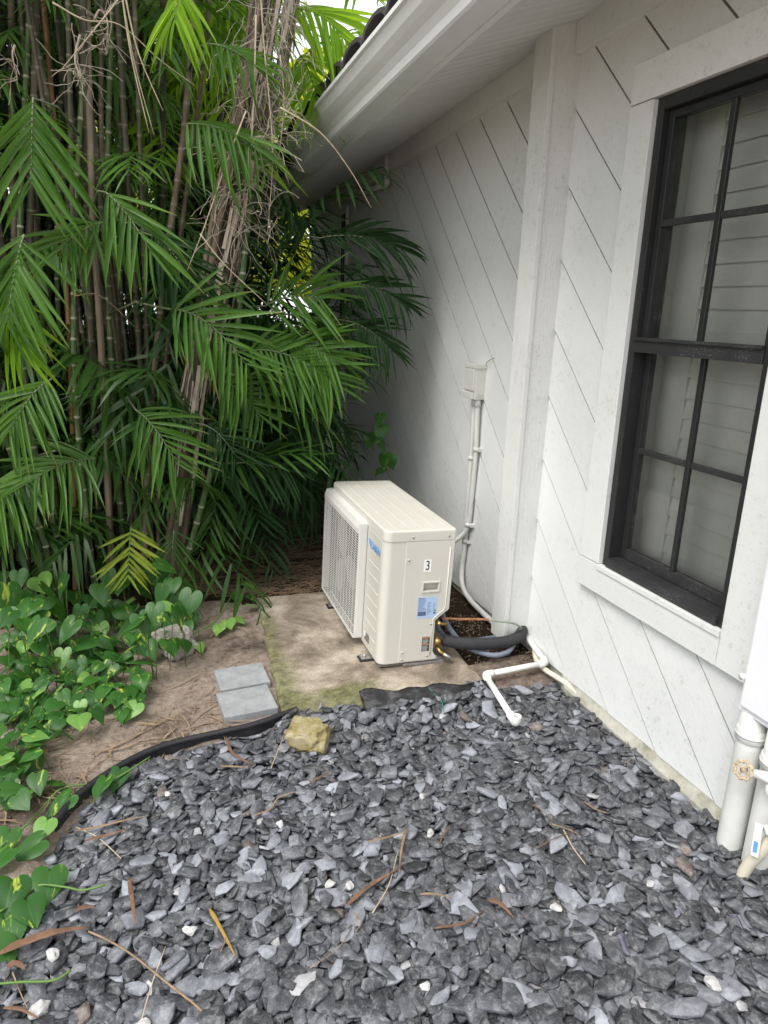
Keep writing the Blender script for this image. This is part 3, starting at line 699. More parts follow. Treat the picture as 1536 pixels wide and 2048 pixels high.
# a slight mound in the middle of the bed and against the wall
XX, YY = np.meshgrid(gxs, gys)
hm += 0.010*np.sin(XX*5.0+YY*3.0)+0.008*np.sin(YY*7-XX*4)
hm += 0.055*np.clip((YY-2.40)/0.14, 0, 1)*((XX > 0.50) & (XX < 1.50))
hm0 = hm.copy(); chips = []
NCH = 10500
for c in range(NCH):
    best = None
    for q in range(5):
        j, i = cells[nr.integers(len(cells))]
        if best is None or hm[j, i]-hm0[j, i] < hm[best]-hm0[best]: best = (j, i)
    j, i = best; x, y = gxs[i]+nr.uniform(0, CS), gys[j]+nr.uniform(0, CS)
    big = nr.random(); size = (0.016+0.032*big**1.5)*(1.15 if y < 1.7 else 1.0)
    if c > NCH-1500: size *= 1.12
    s = int(nr.integers(NV-4)) if nr.random() > 0.022 else int(NV-1-nr.integers(4))
    if s == NV-1: size = min(size, 0.024)
    V_, T_, t_, el_, th = shapes[s]; a = nr.uniform(0, 2*math.pi)
    hw = int(size/CS)+1; ja, jb, ia, ib = max(0, j-hw), min(GH, j+hw+1), max(0, i-hw), min(GW, i+hw+1)
    X, Y = XX[ja:jb, ia:ib]-x, YY[ja:jb, ia:ib]-y
    U, Wv = X*math.cos(a)+Y*math.sin(a), -X*math.sin(a)+Y*math.cos(a)
    ins = (U/size)**2+(Wv/(size*el_))**2 < 0.85
    if ins.sum() < 4: continue
    hh = hm[ja:jb, ia:ib][ins]; xx, yy = X[ins], Y[ins]
    A_ = np.stack([xx, yy, np.ones_like(xx)], 1); sol = np.linalg.lstsq(A_, hh, rcond=None)[0]
    sx_, sy_ = np.clip(sol[0]*0.9+nr.normal(0, 0.19), -0.62, 0.62), np.clip(sol[1]*0.9+nr.normal(0, 0.19), -0.62, 0.62)
    zc = np.percentile(hh-(sx_*xx+sy_*yy), 72)+th*size*0.6
    zc = min(zc, -0.024+0.016*nr.random()+(0.04*min(1, max(0, (y-2.40)/0.12)) if 0.50 < x < 1.50 else 0))
    sub_ = hm[ja:jb, ia:ib]; newh = zc+sx_*X+sy_*Y+th*size*0.9
    sub_[ins] = np.maximum(sub_[ins], newh[ins])
    nrm = Vector((-sx_, -sy_, 1)).normalized(); tx = Vector((math.cos(a), math.sin(a), 0)); tx = (tx-nrm*tx.dot(nrm)).normalized(); ty = nrm.cross(tx)
    fl = size*nr.uniform(0.8, 1.25)
    mt = Matrix(((tx.x*size, ty.x*size, nrm.x*fl, x), (tx.y*size, ty.y*size, nrm.y*fl, y), (tx.z*size, ty.z*size, nrm.z*fl, zc), (0, 0, 0, 1)))
    chips.append((s, mt, size, c))
def slate_h(x, y):
    i, j = int((x-GX0)/CS), int((y-GY0)/CS)
    if 0 <= i < GW and 0 <= j < GH and mask[j, i]:
        return float(hm[max(0, j-1):j+2, max(0, i-1):i+2].max())
    return gz(x, y)
def score(c):
    s, mt, size, k_ = c; p = mt.translation; v_ = p-CAM; zz_ = v_.dot(fw)
    px, py = 768+FPX*v_.dot(rt)/zz_, 1024-FPX*v_.dot(up)/zz_
    if not (20 < px < 1516 and 1380 < py < 2030) or k_ < NCH*0.72: return 0
    return size/zz_
order = sorted(range(len(chips)), key=lambda i: -score(chips[i])); hero = set(order[:300])
bed = bpy.data.meshes.new('slate_bed')
bmv = [(x, y, -0.082) for x, y in EDGE[:10]]+[(1.90, -0.2, -0.082), (1.90, 2.58, -0.082), (1.42, 2.55, -0.082), (0.86, 2.48, -0.082)]
bed.from_pydata(bmv, [], [list(range(len(bmv)))]); bed_o = link('gravel_bed', bed, 'slate_fines'); tag(bed_o, kind='structure')
pool = []
for s in range(NV):
    V_, T_, t_, el_, th = shapes[s]; me = tri_mesh('slate_chip', V_, T_, np.tile(np.array(t_), (len(V_), 1))); me.materials.append(M['slate_obj'] if 'slate_obj' in M else M['slate']); pool.append(me)
# chip objects are unit-sized, so their texture space is scaled: give them the same node tree with a smaller scale
k2 = M['slate'].copy(); k2.name = 'slate_chip_surface'
for nd in k2.node_tree.nodes:
    if nd.type == 'MAPPING': nd.inputs['Scale'].default_value = (0.045, 0.045, 0.045)
for me in pool: me.materials[0] = k2
VV = []; TT = []; CC = []; off_ = 0
for i, (s, mt, size, k_) in enumerate(chips):
    if i in hero:
        o = bpy.data.objects.new('slate_chip', pool[s]); COL.objects.link(o); o.parent = bed_o; o.matrix_local = mt; continue
    V_, T_, t_, el_, th = shapes[s]; m3 = np.array(mt)
    VV.append(V_@m3[:3, :3].T+m3[:3, 3]); TT.append(T_+off_); off_ += len(V_)
    jt = nr.uniform(0.75, 1.3); CC.append(np.tile(np.array(t_)*jt, (len(V_), 1)))
sc_ = link('slate_chips', tri_mesh('slate_chips', np.concatenate(VV), np.concatenate(TT), np.concatenate(CC)), 'slate', bed_o); sc_['kind'] = 'stuff'

# landscape fabric and green thread
bm = bmesh.new(); g_ = {}
fa = [(0.895, 2.690), (1.545, 2.590), (1.47, 2.40), (0.868, 2.47)]
for j in range(13):
    for i in range(41):
        u, v_ = i/40, j/12
        p = Vector((*fa[0], 0)).lerp(Vector((*fa[1], 0)), u).lerp(Vector((*fa[3], 0)).lerp(Vector((*fa[2], 0)), u), v_)
        p.y += 0.045*vn((u*5, 0, 0), 1.2)*(1-v_)+0.010*vn((u*60, 4, 0), 1)*(1 if j == 0 else 0)
        z = 0.012+0.005*vn((p.x, p.y, 0), 8) - 0.075*sstep(2.575, 2.50, p.y) + (0.006 if j == 0 else 0)
        g_[i, j] = bm.verts.new((p.x, p.y, z))
for j in range(12):
    for i in range(40): bm.faces.new((g_[i, j], g_[i+1, j], g_[i+1, j+1], g_[i, j+1]))
bmesh.ops.solidify(bm, geom=list(bm.faces), thickness=0.002)
tag(link('landscape_fabric', bm_mesh('landscape_fabric', bm), 'fabric_black', None, True), 'strip of frayed black landscape fabric between concrete pad and slate chips', 'fabric')
p = [G(x, y, 0.012) for x, y in ((858, 1376), (872, 1392), (884, 1405), (888, 1420))]; p[-1].z = -0.01
tag(tube('thread', p, 0.0016, 'thread_green', None, 5, 5), 'thin green thread trailing from the black fabric edge', 'thread')

# ------------------------------------------------------------------ outdoor air conditioner
ac = empty('air_conditioner', (1.052, 2.872, 0.0)); ac.rotation_euler = (0, R(2.0), R(-1.6))
tag(ac, 'ivory outdoor air conditioner unit with white fan grille and number 3 sticker', 'air conditioner')
D, L, HB_, HT = 0.355, 1.0, 0.030, 0.680
def plan(off=0.0, r=0.038, r2=0.008):
    pts = []
    for cx, cy, a0, rr in ((r-off, r-off, 180, r), (D-r2+off, r2-off, 270, r2), (D-r2+off, L-r2+off, 0, r2), (r-off, L-r+off, 90, r)):
        n = 7 if rr > 0.02 else 3
        for i in range(n+1):
            a = R(a0+90*i/n); pts.append((cx+rr*math.cos(a), cy+rr*math.sin(a)))
    return pts
cas = prism('casing', plan(), 2, HB_, HT, 'ac_ivory', ac)
ctr = prism('tmp', [(0.285, 0.075), (0.285, 0.245), (0.36, 0.305), (0.40, 0.305), (0.40, 0.02), (0.318, 0.02)], 1, -0.05, 0.24, 'ac_ivory'); ctr.matrix_world = ac.matrix_basis
bpy.context.view_layer.update(); ctr.matrix_world = ac.matrix_world.copy(); cut(cas, ctr)
ctr = box('tmp', (0.205, -0.05, 0.405), (0.285, 0.028, 0.447), 'ac_ivory'); ctr.matrix_world = ac.matrix_world.copy(); cut(cas, ctr)
sp_pts = [(0.105, 0.036), (0.312, 0.036), (0.283, 0.076), (0.283, 0.246), (0.352, 0.302), (0.352, 0.658), (0.105, 0.658)]
spn = prism('side_panel', sp_pts, 1, -0.0035, 0.002, 'ac_ivory', ac, 0.0012)
ctr = box('tmp', (0.207, -0.05, 0.407), (0.283, 0.028, 0.445), 'ac_ivory'); ctr.matrix_world = ac.matrix_world.copy(); cut(spn, ctr)
# raised rib following the rear edge and the pipe cut-out
def rib(pts, w_=0.006):
    P = [Vector((x, -0.0045, z)) for x, z in pts]; return tube('panel_rib', P, w_*0.5, 'ac_ivory', ac, 6)
rib([(0.270, 0.060), (0.270, 0.250), (0.278, 0.262), (0.326, 0.302), (0.331, 0.315), (0.331, 0.625)])
bm = bmesh.new()
for a, b in (((0.198, 0.398), (0.292, 0.4055)), ((0.198, 0.4465), (0.292, 0.454)), ((0.198, 0.4056), (0.2055, 0.4464)), ((0.2845, 0.4056), (0.292, 0.4464))):
    bm_box(bm, (a[0], -0.0085, a[1]), (b[0], -0.0036, b[1]), 0.0012)
link('handle_frame', bm_mesh('handle_frame', bm), 'ac_ivory', ac)
top = prism('top_cover', plan(0.004, 0.040, 0.012), 2, 0.664, 0.716, 'ac_ivory', ac)
md = bmesh.new(); md.from_mesh(top.data)
es = [e for e in md.edges if all(v_.co.z > 0.71 for v_ in e.verts)]
bmesh.ops.bevel(md, geom=es, offset=0.009, segments=3, affect='EDGES', profile=0.5); md.to_mesh(top.data); md.free()
for q in range(5):
    x = 0.055+q*0.066
    box('top_rib', (x, 0.045, 0.7155), (x+0.012, L-0.045, 0.7185), 'ac_ivory', ac, 0.0014)
# front: panel right of the fan with embossed lines
box('front_panel', (-0.0035, 0.045, 0.045), (0.002, 0.262, 0.655), 'ac_ivory_front', ac, 0.0012)
for q in range(7):
    z = 0.115+q*0.064
    box('front_rib', (-0.0055, 0.050, z), (-0.0034, 0.225, z+0.0035), 'ac_ivory', ac)
# black plate painted as the shaded fan cavity, fan and grille
box('fan_shade_plate', (-0.006, 0.285, 0.055), (-0.001, 0.985, 0.640), 'shade_black', ac)
bm = bmesh.new()
for q in range(3):
    a0 = q*2*math.pi/3+0.4; pts = []
    for i in range(9):
        a = a0+i/8*1.5; r_ = 0.06+(0.19*math.sin(math.pi*(i+1)/10)); pts.append((0.635+r_*math.cos(a), 0.345+r_*math.sin(a)))
    c_ = bm.verts.new((-0.014, 0.635, 0.345)); vs = [bm.verts.new((-0.018+0.010*i/8, y_, z_)) for i, (y_, z_) in enumerate(pts)]
    for a, b in zip(vs, vs[1:]): bm.faces.new((c_, a, b))
link('fan', bm_mesh('fan', bm), 'plate_grey', ac)
gx = -0.048
grf = box('grille', (gx+0.002, 0.272, 0.048), (-0.002, 0.292, 0.672), 'ac_grille', ac, 0.004)
prism('grille_hood', [(-0.002, 0.640), (-0.002, 0.676), (-0.036, 0.672), (gx, 0.640), (gx, 0.612), (gx+0.007, 0.612), (gx+0.007, 0.636)], 1, 0.2925, 1.004, 'ac_grille', grf, 0.0015)
box('grille_end', (gx+0.002, 0.992, 0.048), (-0.002, 1.004, 0.6395), 'ac_grille', grf, 0.003)
box('grille_foot', (gx, 0.2925, 0.040), (gx+0.010, 0.9915, 0.052), 'ac_grille', grf, 0.002)
bm = bmesh.new(); z = 0.060
while z < 0.612:
    bm_box(bm, (gx+0.001, 0.2925, z), (gx+0.0030, 0.9915, z+0.0034)); z += 0.0135
for q in range(12):
    y = 0.325+q*0.057; bm_box(bm, (gx-0.0010, y, 0.052), (gx+0.0009, y+0.0028, 0.614))
# open bars on the returned side nearest the camera
z = 0.085
while z < 0.60:
    bm_box(bm, (gx+0.0095, 0.2925, z), (-0.004, 0.2975, z+0.0045)); z += 0.0135
link('grille_bars', bm_mesh('grille_bars', bm), 'ac_grille', grf)
# logo, stickers and labels
mF = Matrix(((0, 0, -1, 0), (-1, 0, 0, 0), (0, 1, 0, 0), (0, 0, 0, 1)))       # text plane facing -X
def onfront(y, z, d=-0.0042): return Matrix.Translation((d, y, z)) @ mF
text_mesh('logo', 'DAIKIN', 0.047, 0.0006, 'logo_blue', ac, onfront(0.128, 0.585) @ Matrix.Diagonal((0.92, 1.15, 1, 1)))
prism('logo_mark', [(0.252, 0.607), (0.236, 0.607), (0.222, 0.572)], 0, -0.0048, -0.0036, 'logo_light', ac)
prism('logo_mark', [(0.233, 0.607), (0.218, 0.607), (0.206, 0.578), (0.213, 0.569)], 0, -0.0048, -0.0036, 'logo_blue', ac)
lb = box('spec_plate', (-0.0046, 0.150, 0.068), (-0.0034, 0.228, 0.120), 'plate_grey', ac)
box('plate_mark', (-0.0052, 0.210, 0.085), (-0.0045, 0.226, 0.118), 'sticker_white', lb)
mS = Matrix(((1, 0, 0, 0), (0, 0, -1, 0), (0, 1, 0, 0), (0, 0, 0, 1)))       # text plane facing -Y
st = box('number_sticker', (0.200, -0.0043, 0.505), (0.238, -0.0033, 0.567), 'sticker_white', ac)
text_mesh('digit', '3', 0.070, 0.0005, 'ink_black', st, Matrix.Translation((0.2195, -0.0046, 0.5355)) @ mS @ Matrix.Diagonal((0.72, 0.98, 1, 1)))
rl = box('rating_label', (0.182, -0.0043, 0.262), (0.286, -0.0033, 0.374), 'label_blue', ac)
bm = bmesh.new(); r5 = random.Random(5)
def ink(x, z, w_, h_=0.0016): bm_box(bm, (x, -0.0048, z), (x+w_, -0.0042, z+h_))
for q in range(22):
    z = 0.368-q*0.0042
    if 0.272 < z < 0.300: ink(0.235, z, r5.uniform(0.008, 0.022), 0.0009); continue
    ink(0.186, z, r5.uniform(0.02, 0.045), 0.0012 if q else 0.0024)
    if q > 4: ink(0.236, z, r5.uniform(0.006, 0.02), 0.0011)
    if q > 6: ink(0.266, z, r5.uniform(0.006, 0.014), 0.0011)
ink(0.186, 0.276, 0.044, 0.022); ink(0.268, 0.283, 0.013, 0.010); ink(0.270, 0.297, 0.012, 0.005)
link('label_print', bm_mesh('label_print', bm), 'label_ink', rl)
wl = box('warning_label', (0.222, -0.0043, 0.083), (0.262, -0.0033, 0.160), 'ink_black', ac)
bm = bmesh.new()
for z, h_ in ((0.152, 0.005), (0.118, 0.004)): bm_box(bm, (0.224, -0.0048, z), (0.260, -0.0042, z+h_))
link('warning_band', bm_mesh('warning_band', bm), 'label_orange', wl)
bm = bmesh.new()
for q in range(13):
    z = 0.087+q*0.0048
    if 0.115 < z < 0.124: continue
    bm_box(bm, (0.225, -0.0048, z), (0.225+r5.uniform(0.026, 0.034), -0.0042, z+0.0011))
link('warning_print', bm_mesh('warning_print', bm), 'sticker_white', wl)
def screw(x, z, y=-0.0035, r_=0.0055):
    tube('screw', [(x, y, z), (x, y-0.003, z)], r_, 'steel', ac, 10)
for x, z, y in ((0.135, 0.682, -0.0042), (0.318, 0.684, -0.0042), (0.120, 0.568, -0.0036), (0.121, 0.085, -0.0036), (0.262, 0.228, -0.0036), (0.255, 0.056, -0.0036), (0.122, 0.048, -0.0036), (0.305, 0.048, -0.0036)): screw(x, z, y)
for z in (0.577, 0.092): box('panel_clip', (0.107, -0.0050, z-0.026), (0.132, -0.0034, z-0.001), 'ac_ivory', ac, 0.0008)
box('base_pan', (0.012, 0.012, 0.008), (0.345, L-0.012, 0.0305), 'plate_grey', ac, 0.004)
box('base_rail', (0.130, -0.006, 0.006), (0.352, 0.045, 0.022), 'plate_grey', ac, 0.005)
for y in (0.13, 0.80):
    ft = box('foot', (-0.060, y-0.032, -0.004), (0.060, y+0.032, 0.007), 'black_plastic', ac, 0.004)
    box('foot_bracket', (-0.052, y-0.024, 0.0072), (0.050, y+0.024, 0.016), 'steel', ft, 0.003)
    tube('foot_bolt', [(-0.030, y, 0.016), (-0.030, y, 0.026)], 0.008, 'steel', ft, 6)
# inner valve plate and brass service valves
box('valve_plate', (0.286, 0.2005, 0.035), (0.350, 0.2385, 0.300), 'ac_ivory', ac)
for z, r_ in ((0.105, 0.016), (0.205, 0.010)):
    sv = tube('service_valve', [(0.310, 0.20, z+0.018), (0.310, 0.06, z+0.018)], r_*0.8, 'brass', ac, 8)
    tube('valve_cap', [(0.310, 0.06, z+0.018), (0.310, -0.006, z+0.018)], r_, 'brass', sv, 6)
    tube('valve_nut', [(0.310, 0.045, z+0.012), (0.332, 0.045, z-0.004), (0.372, 0.045, z-0.012)], r_*0.95, 'brass', sv, 6)
tube('service_port', [(0.312, 0.02, 0.092), (0.322, -0.008, 0.074), (0.352, -0.024, 0.056)], [0.010, 0.008, 0.0075], 'brass', ac, 8)
tube('service_port_cap', [(0.338, -0.0165, 0.0645), (0.372, -0.034, 0.045)], 0.0095, 'steel', ac, 8)

# lines from the unit to the wall
tag(tube('insulated_pipe', [(1.415, 2.905, 0.098), (1.50, 2.865, 0.086), (1.62, 2.845, 0.074), (1.74, 2.848, 0.066), (1.815, 2.862, 0.068), (1.858, 2.888, 0.076), (1.885, 2.925, 0.080), (1.90, 2.97, 0.07)], 0.031, 'foam_black', None, 16, 8), 'thick black foam insulated refrigerant pipe from the brass valves to the wall', 'pipe')
tag(tube('flexible_conduit', [(1.405, 3.00, 0.33), (1.425, 2.985, 0.24), (1.465, 2.95, 0.14), (1.54, 2.90, 0.05), (1.64, 2.82, 0.022), (1.73, 2.815, 0.020), (1.80, 2.86, 0.03), (1.83, 2.91, 0.035), (1.85, 2.97, 0.03)], 0.0135, 'conduit_blue_grey', None, 10, 8), 'blue grey flexible conduit looping behind the black foam pipe', 'conduit')
tag(tube('flexible_conduit', [(1.395, 3.03, 0.34), (1.41, 3.02, 0.20), (1.44, 3.00, 0.10), (1.52, 2.985, 0.035), (1.64, 2.99, 0.022), (1.78, 2.99, 0.022)], 0.012, 'conduit_blue_grey', None, 10, 8), 'blue grey flexible conduit falling straight behind the unit', 'conduit')
cp = tube('copper_line', [(1.405, 2.915, 0.214), (1.50, 2.895, 0.206), (1.60, 2.885, 0.196), (1.66, 2.880, 0.186)], 0.0062, 'copper_rust', None, 8, 6)
tube('line_cover', [(1.655, 2.880, 0.187), (1.72, 2.868, 0.176), (1.79, 2.858, 0.160), (1.835, 2.862, 0.13), (1.85, 2.885, 0.10)], 0.0058, 'wire_green_grey', cp, 8, 6)
tag(cp, 'thin rusty copper line running from the unit across to the white post', 'pipe')
# white drain pipe lying in front of the post
dp_ = [(1.905, 2.935, 0.055), (1.872, 2.66, 0.022), (1.522, 2.645, 0.022), (1.478, 2.285, -0.004)]
dr = empty('drain_pipe', (1.522, 2.645, 0)); DB = Vector(dr.location); tag(dr, 'white plastic drain pipe zigzagging from the wall over the slate', 'pipe')
for a, b in zip(dp_, dp_[1:]): tube('pipe_length', [Vector(a)-DB, Vector(b)-DB], 0.0145, 'pvc_white', dr, 16)
for i in (1, 2):
    a, b, c_ = (Vector(q) for q in dp_[i-1:i+2]); d1, d2 = (a-b).normalized()*0.045, (c_-b).normalized()*0.045
    tube('elbow', [b+d1-DB, b+d1*0.45-DB, b+(d1+d2)*0.10-DB, b+d2*0.45-DB, b+d2-DB], 0.0190, 'pvc_white', dr, 16)
e = Vector(dp_[3]); d1 = (Vector(dp_[2])-e).normalized()
pts = [e+d1*0.05, e+d1*0.02, e-d1*0.005+Vector((0, 0, 0.002)), e-d1*0.018+Vector((0, 0, 0.016)), e-d1*0.020+Vector((0, 0, 0.042))]
V1, T1 = tube_data([q-DB for q in spline(pts, 5)], 0.0195, 16, False)
V2, T2 = tube_data([q-DB for q in spline(pts, 5)], 0.0150, 16, False); T2 = [t[::-1] for t in T2]
V_, T_ = merge([(V1, T1), (V2, T2)]); n1 = len(V1); rim = [(n1-16+s, n1-16+(s+1) % 16, 2*n1-16+(s+1) % 16) for s in range(16)]+[(n1-16+s, 2*n1-16+(s+1) % 16, 2*n1-16+s) for s in range(16)]
link('open_elbow', tri_mesh('open_elbow', V_, np.concatenate([T_, np.array(rim)])), 'pvc_white', dr)
tag(tube('buried_pipe', [(1.925, 2.86, 0.02), (1.86, 2.70, -0.005), (1.90, 2.52, -0.02), (1.905, 2.40, -0.035)], 0.0135, 'pvc_cream', None, 12, 5), 'dirty cream pipe half buried along the wall under the drain elbow', 'pipe')

# junction box and conduits on the far wall
jb = empty('junction_box', (1.915, 3.56, 1.22)); JB = Vector(jb.location); tag(jb, 'small grey white junction box on the wall above the air conditioner', 'junction box')
def jbox(n_, a, b, mat='junction_grey', bev=0.004): return box(n_, Vector(a)-JB, Vector(b)-JB, mat, jb, bev)
jbox('housing', (1.846, 3.562, 1.222), (1.916, 3.688, 1.408)); jbox('lid', (1.838, 3.556, 1.396), (1.918, 3.694, 1.420))
jbox('cover', (1.836, 3.564, 1.272), (1.8455, 3.686, 1.394)); jbox('lower_cover', (1.830, 3.566, 1.226), (1.8455, 3.684, 1.264))
jbox('label_ridge', (1.862, 3.5585, 1.250), (1.900, 3.5615, 1.256), bev=0); jbox('label_ridge', (1.862, 3.5585, 1.236), (1.893, 3.5615, 1.242), bev=0)
tube('loose_wire', [q-JB for q in spline([(1.905, 3.555, 1.415), (1.895, 3.535, 1.432), (1.905, 3.50, 1.455), (1.915, 3.47, 1.463)], 5)], 0.0022, 'wire_green_grey', jb, 6)
def conduit(pts, label, clipz, r_=0.0155):
    o = tube('conduit', pts, r_, 'pvc_grey_white', None, 12, 6); P = spline(pts, 6)
    for cz in clipz:
        c_ = min(P, key=lambda q: abs(q.z-cz))
        V_, T_ = tube_data([(c_.x, c_.y, c_.z-0.012), (c_.x, c_.y, c_.z+0.012)], r_*1.25, 12); link('strap', tri_mesh('strap', V_, T_), 'pvc_grey_white', o)
        box('strap_tab', (c_.x+0.002, c_.y-r_-0.020, c_.z-0.010), (1.918, c_.y+r_+0.010, c_.z+0.010), 'pvc_grey_white', o, 0.002)
    a = P[0]; V_, T_ = tube_data([(a.x, a.y, a.z-0.045), (a.x, a.y, a.z+0.004)], r_*1.35, 12); link('coupling', tri_mesh('coupling', V_, T_), 'pvc_grey_white', o)
    return tag(o, label, 'conduit', 'conduits below the junction box')
conduit([(1.892, 3.642, 1.222), (1.893, 3.644, 0.92), (1.894, 3.650, 0.60), (1.893, 3.658, 0.30), (1.888, 3.665, 0.17), (1.872, 3.62, 0.075), (1.855, 3.50, 0.035), (1.845, 3.30, 0.025), (1.840, 3.08, 0.022)], 'white conduit dropping straight from junction box then curving along the ground', (0.88, 0.36))
conduit([(1.882, 3.588, 1.222), (1.884, 3.582, 1.06), (1.890, 3.584, 0.90), (1.892, 3.602, 0.66), (1.888, 3.612, 0.48), (1.862, 3.64, 0.385), (1.80, 3.70, 0.315), (1.72, 3.76, 0.26), (1.62, 3.80, 0.22), (1.50, 3.80, 0.22)], 'white conduit bending away behind the back of the air conditioner', (0.92, 0.46), 0.0145)
# short white pipe under the eave
ep = [(1.862, 5.19, 2.78), (1.862, 5.17, 2.575), (1.862, 6.60, 2.62)]
eo = tube('eave_pipe', ep[:2], 0.0175, 'pvc_grey_white', None, 12); tube('run', ep[1:], 0.0175, 'pvc_grey_white', eo, 12)
tube('elbow', [(1.862, 5.174, 2.62), (1.862, 5.168, 2.580), (1.862, 5.178, 2.572), (1.862, 5.215, 2.577)], 0.0225, 'pvc_grey_white', eo, 12)
tube('coupling', [(1.862, 5.184, 2.70), (1.862, 5.182, 2.675)], 0.021, 'pvc_grey_white', eo, 12)
tag(eo, 'white pipe with elbow hanging under the eave on the far wall', 'pipe')
# far end of the wall: outlet box, black cable, vertical pipe
ob = box('outlet_box', (1.845, 6.36, 0.37), (1.915, 6.50, 0.53), 'pvc_cream', None, 0.006); tag(ob, 'weathered outlet box low on the far wall behind the palm fronds', 'outlet box')
box('outlet_cover', (1.834, 6.372, 0.382), (1.8445, 6.488, 0.518), 'cane_brown', ob, 0.004)
tag(tube('wall_pipe', [(1.880, 6.20, 0.10), (1.882, 6.195, 0.8), (1.880, 6.20, 1.6), (1.882, 6.20, 2.55)], 0.018, 'pvc_grey_white', None, 10, 4), 'slim white vertical pipe on the far wall beside the outlet box', 'pipe')
for q, lb_ in ((0, 'black cable hanging in front of the outlet box, nearer the corner pipe'), (1, 'black cable hanging in front of the outlet box, further from the corner pipe')):
    tag(tube('cable', [(1.82, 6.30+q*0.07, 0.12), (1.822, 6.31+q*0.06, 0.6), (1.826, 6.29+q*0.07, 1.1), (1.87, 6.30+q*0.06, 1.5), (1.885, 6.30+q*0.06, 2.5)], 0.008, 'black_plastic', None, 8, 5), lb_, 'cable', 'black cables on the far wall')

# ------------------------------------------------------------------ utility box and pipes at the right edge
ub = empty('utility_box', (1.80, 1.2, 0.48)); UB = Vector(ub.location); tag(ub, 'smooth white utility box at the right edge above the painted pipes', 'utility box')
bm = bmesh.new(); bm_box(bm, Vector((1.806, 0.95, 0.475))-UB, Vector((1.884, 1.484, 1.45))-UB, 0.004); link('cabinet', bm_mesh('cabinet', bm), 'box_enamel', ub)
box('door', Vector((1.793, 0.97, 0.50))-UB, Vector((1.8055, 1.470, 1.43))-UB, 'box_enamel', ub, 0.004)
tube('latch', [Vector((1.800, 1.478, 0.60))-UB, Vector((1.785, 1.478, 0.60))-UB], 0.011, 'pvc_white', ub, 12)
def riser(cx, cy, r_, ztop, zc, label, lean=0.0):
    o = tube('riser_pipe', [(cx, cy, -0.16), (cx, cy+lean*0.3, 0.1), (cx, cy+lean, ztop)], r_, 'pipe_paint', None, 20, 3)
    V_, T_ = tube_data([(cx, cy+lean*0.8, zc-0.024), (cx, cy+lean*0.8, zc-0.020), (cx, cy+lean*0.8, zc+0.020), (cx, cy+lean*0.8, zc+0.024)], [r_+0.001, r_+0.0055, r_+0.0055, r_+0.001], 20); link('collar', tri_mesh('collar', V_, T_), 'pipe_paint', o, True)
    V_, T_ = tube_data([(cx, cy+lean*0.8, zc-0.004), (cx, cy+lean*0.8, zc+0.004)], r_+0.0075, 20); link('collar_ring', tri_mesh('collar_ring', V_, T_), 'pipe_paint', o, True)
    return tag(o, label, 'pipe', 'painted riser pipes below the utility box')
riser(1.842, 1.448, 0.042, 0.482, 0.40, 'thick painted white riser pipe nearest the siding, under the utility box')
riser(1.846, 1.345, 0.042, 0.482, 0.36, 'thick painted white riser pipe behind the rusty tap wheel')
tag(tube('supply_pipe', [(1.795, 1.24, 0.42), (1.795, 1.248, 0.25), (1.788, 1.275, 0.12), (1.778, 1.318, 0.0), (1.772, 1.338, -0.12)], 0.019, 'pvc_cream', None, 14, 6), 'cream curved supply pipe leaning in front of the riser pipes', 'pipe')
tag(tube('ground_pipe', [(1.90, 1.30, -0.03), (1.88, 1.22, -0.045), (1.86, 0.95, -0.06)], 0.022, 'pvc_grey_white', None, 12, 4), 'short grey white pipe lying at the foot of the wall, right edge', 'pipe')
# hose tap with rusty wheel
tp = empty('hose_tap', (1.79, 1.335, 0.345)); TB = Vector(tp.location); tag(tp, 'outdoor tap with rusty scalloped wheel handle in front of the riser pipe', 'tap')
tube('tap_body', [Vector((1.800, 1.262, 0.352))-TB, Vector((1.780, 1.300, 0.345))-TB, Vector((1.757, 1.345, 0.338))-TB], [0.018, 0.020, 0.014], 'pipe_paint', tp, 12)
tube('spout', [Vector((1.785, 1.295, 0.345))-TB, Vector((1.780, 1.300, 0.318))-TB, Vector((1.770, 1.290, 0.295))-TB], [0.015, 0.014, 0.015], 'pipe_paint', tp, 12)
ax_ = Vector((-0.85, -0.20, 0.25)).normalized(); uu = ax_.orthogonal().normalized(); ww = ax_.cross(uu); cc = Vector((1.742, 1.372, 0.335))-TB
wh = []
for s in range(49):
    a = 2*math.pi*s/48; rr = 0.027+0.0035*math.cos(8*a); wh.append(cc+uu*rr*math.cos(a)+ww*rr*math.sin(a))
parts = [tube_data(wh, 0.0050, 7, False)]
for s in range(4):
    a = math.pi*s/2+0.4; parts.append(tube_data([cc, cc+(uu*math.cos(a)+ww*math.sin(a))*0.027], 0.0036, 6))
parts.append(tube_data([cc-ax_*0.016, cc+ax_*0.006], 0.0085, 8))
V_, T_ = merge(parts); link('wheel_handle', tri_mesh('wheel_handle', V_, T_), 'rust_brass', tp)
# lever valve
lv = empty('lever_valve', (1.78, 1.28, 0.16)); LB = Vector(lv.location); tag(lv, 'white ball valve lever with blue mark on the cream supply pipe', 'valve')
tube('valve_body', [Vector((1.800, 1.255, 0.185))-LB, Vector((1.762, 1.275, 0.180))-LB], 0.016, 'pvc_white', lv, 12)
lm_ = Matrix.Translation(Vector((1.757, 1.290, 0.135))-LB) @ Matrix.Rotation(R(-3), 4, 'X') @ Matrix.Rotation(R(25), 4, 'Z')
lvr = box('lever', (-0.005, -0.012, -0.062), (0.005, 0.012, 0.056), 'pvc_white', lv, 0.004, lm_)
box('lever_mark', (-0.0062, -0.006, -0.045), (-0.0045, 0.006, -0.005), 'tag_blue', lvr, 0, lm_)

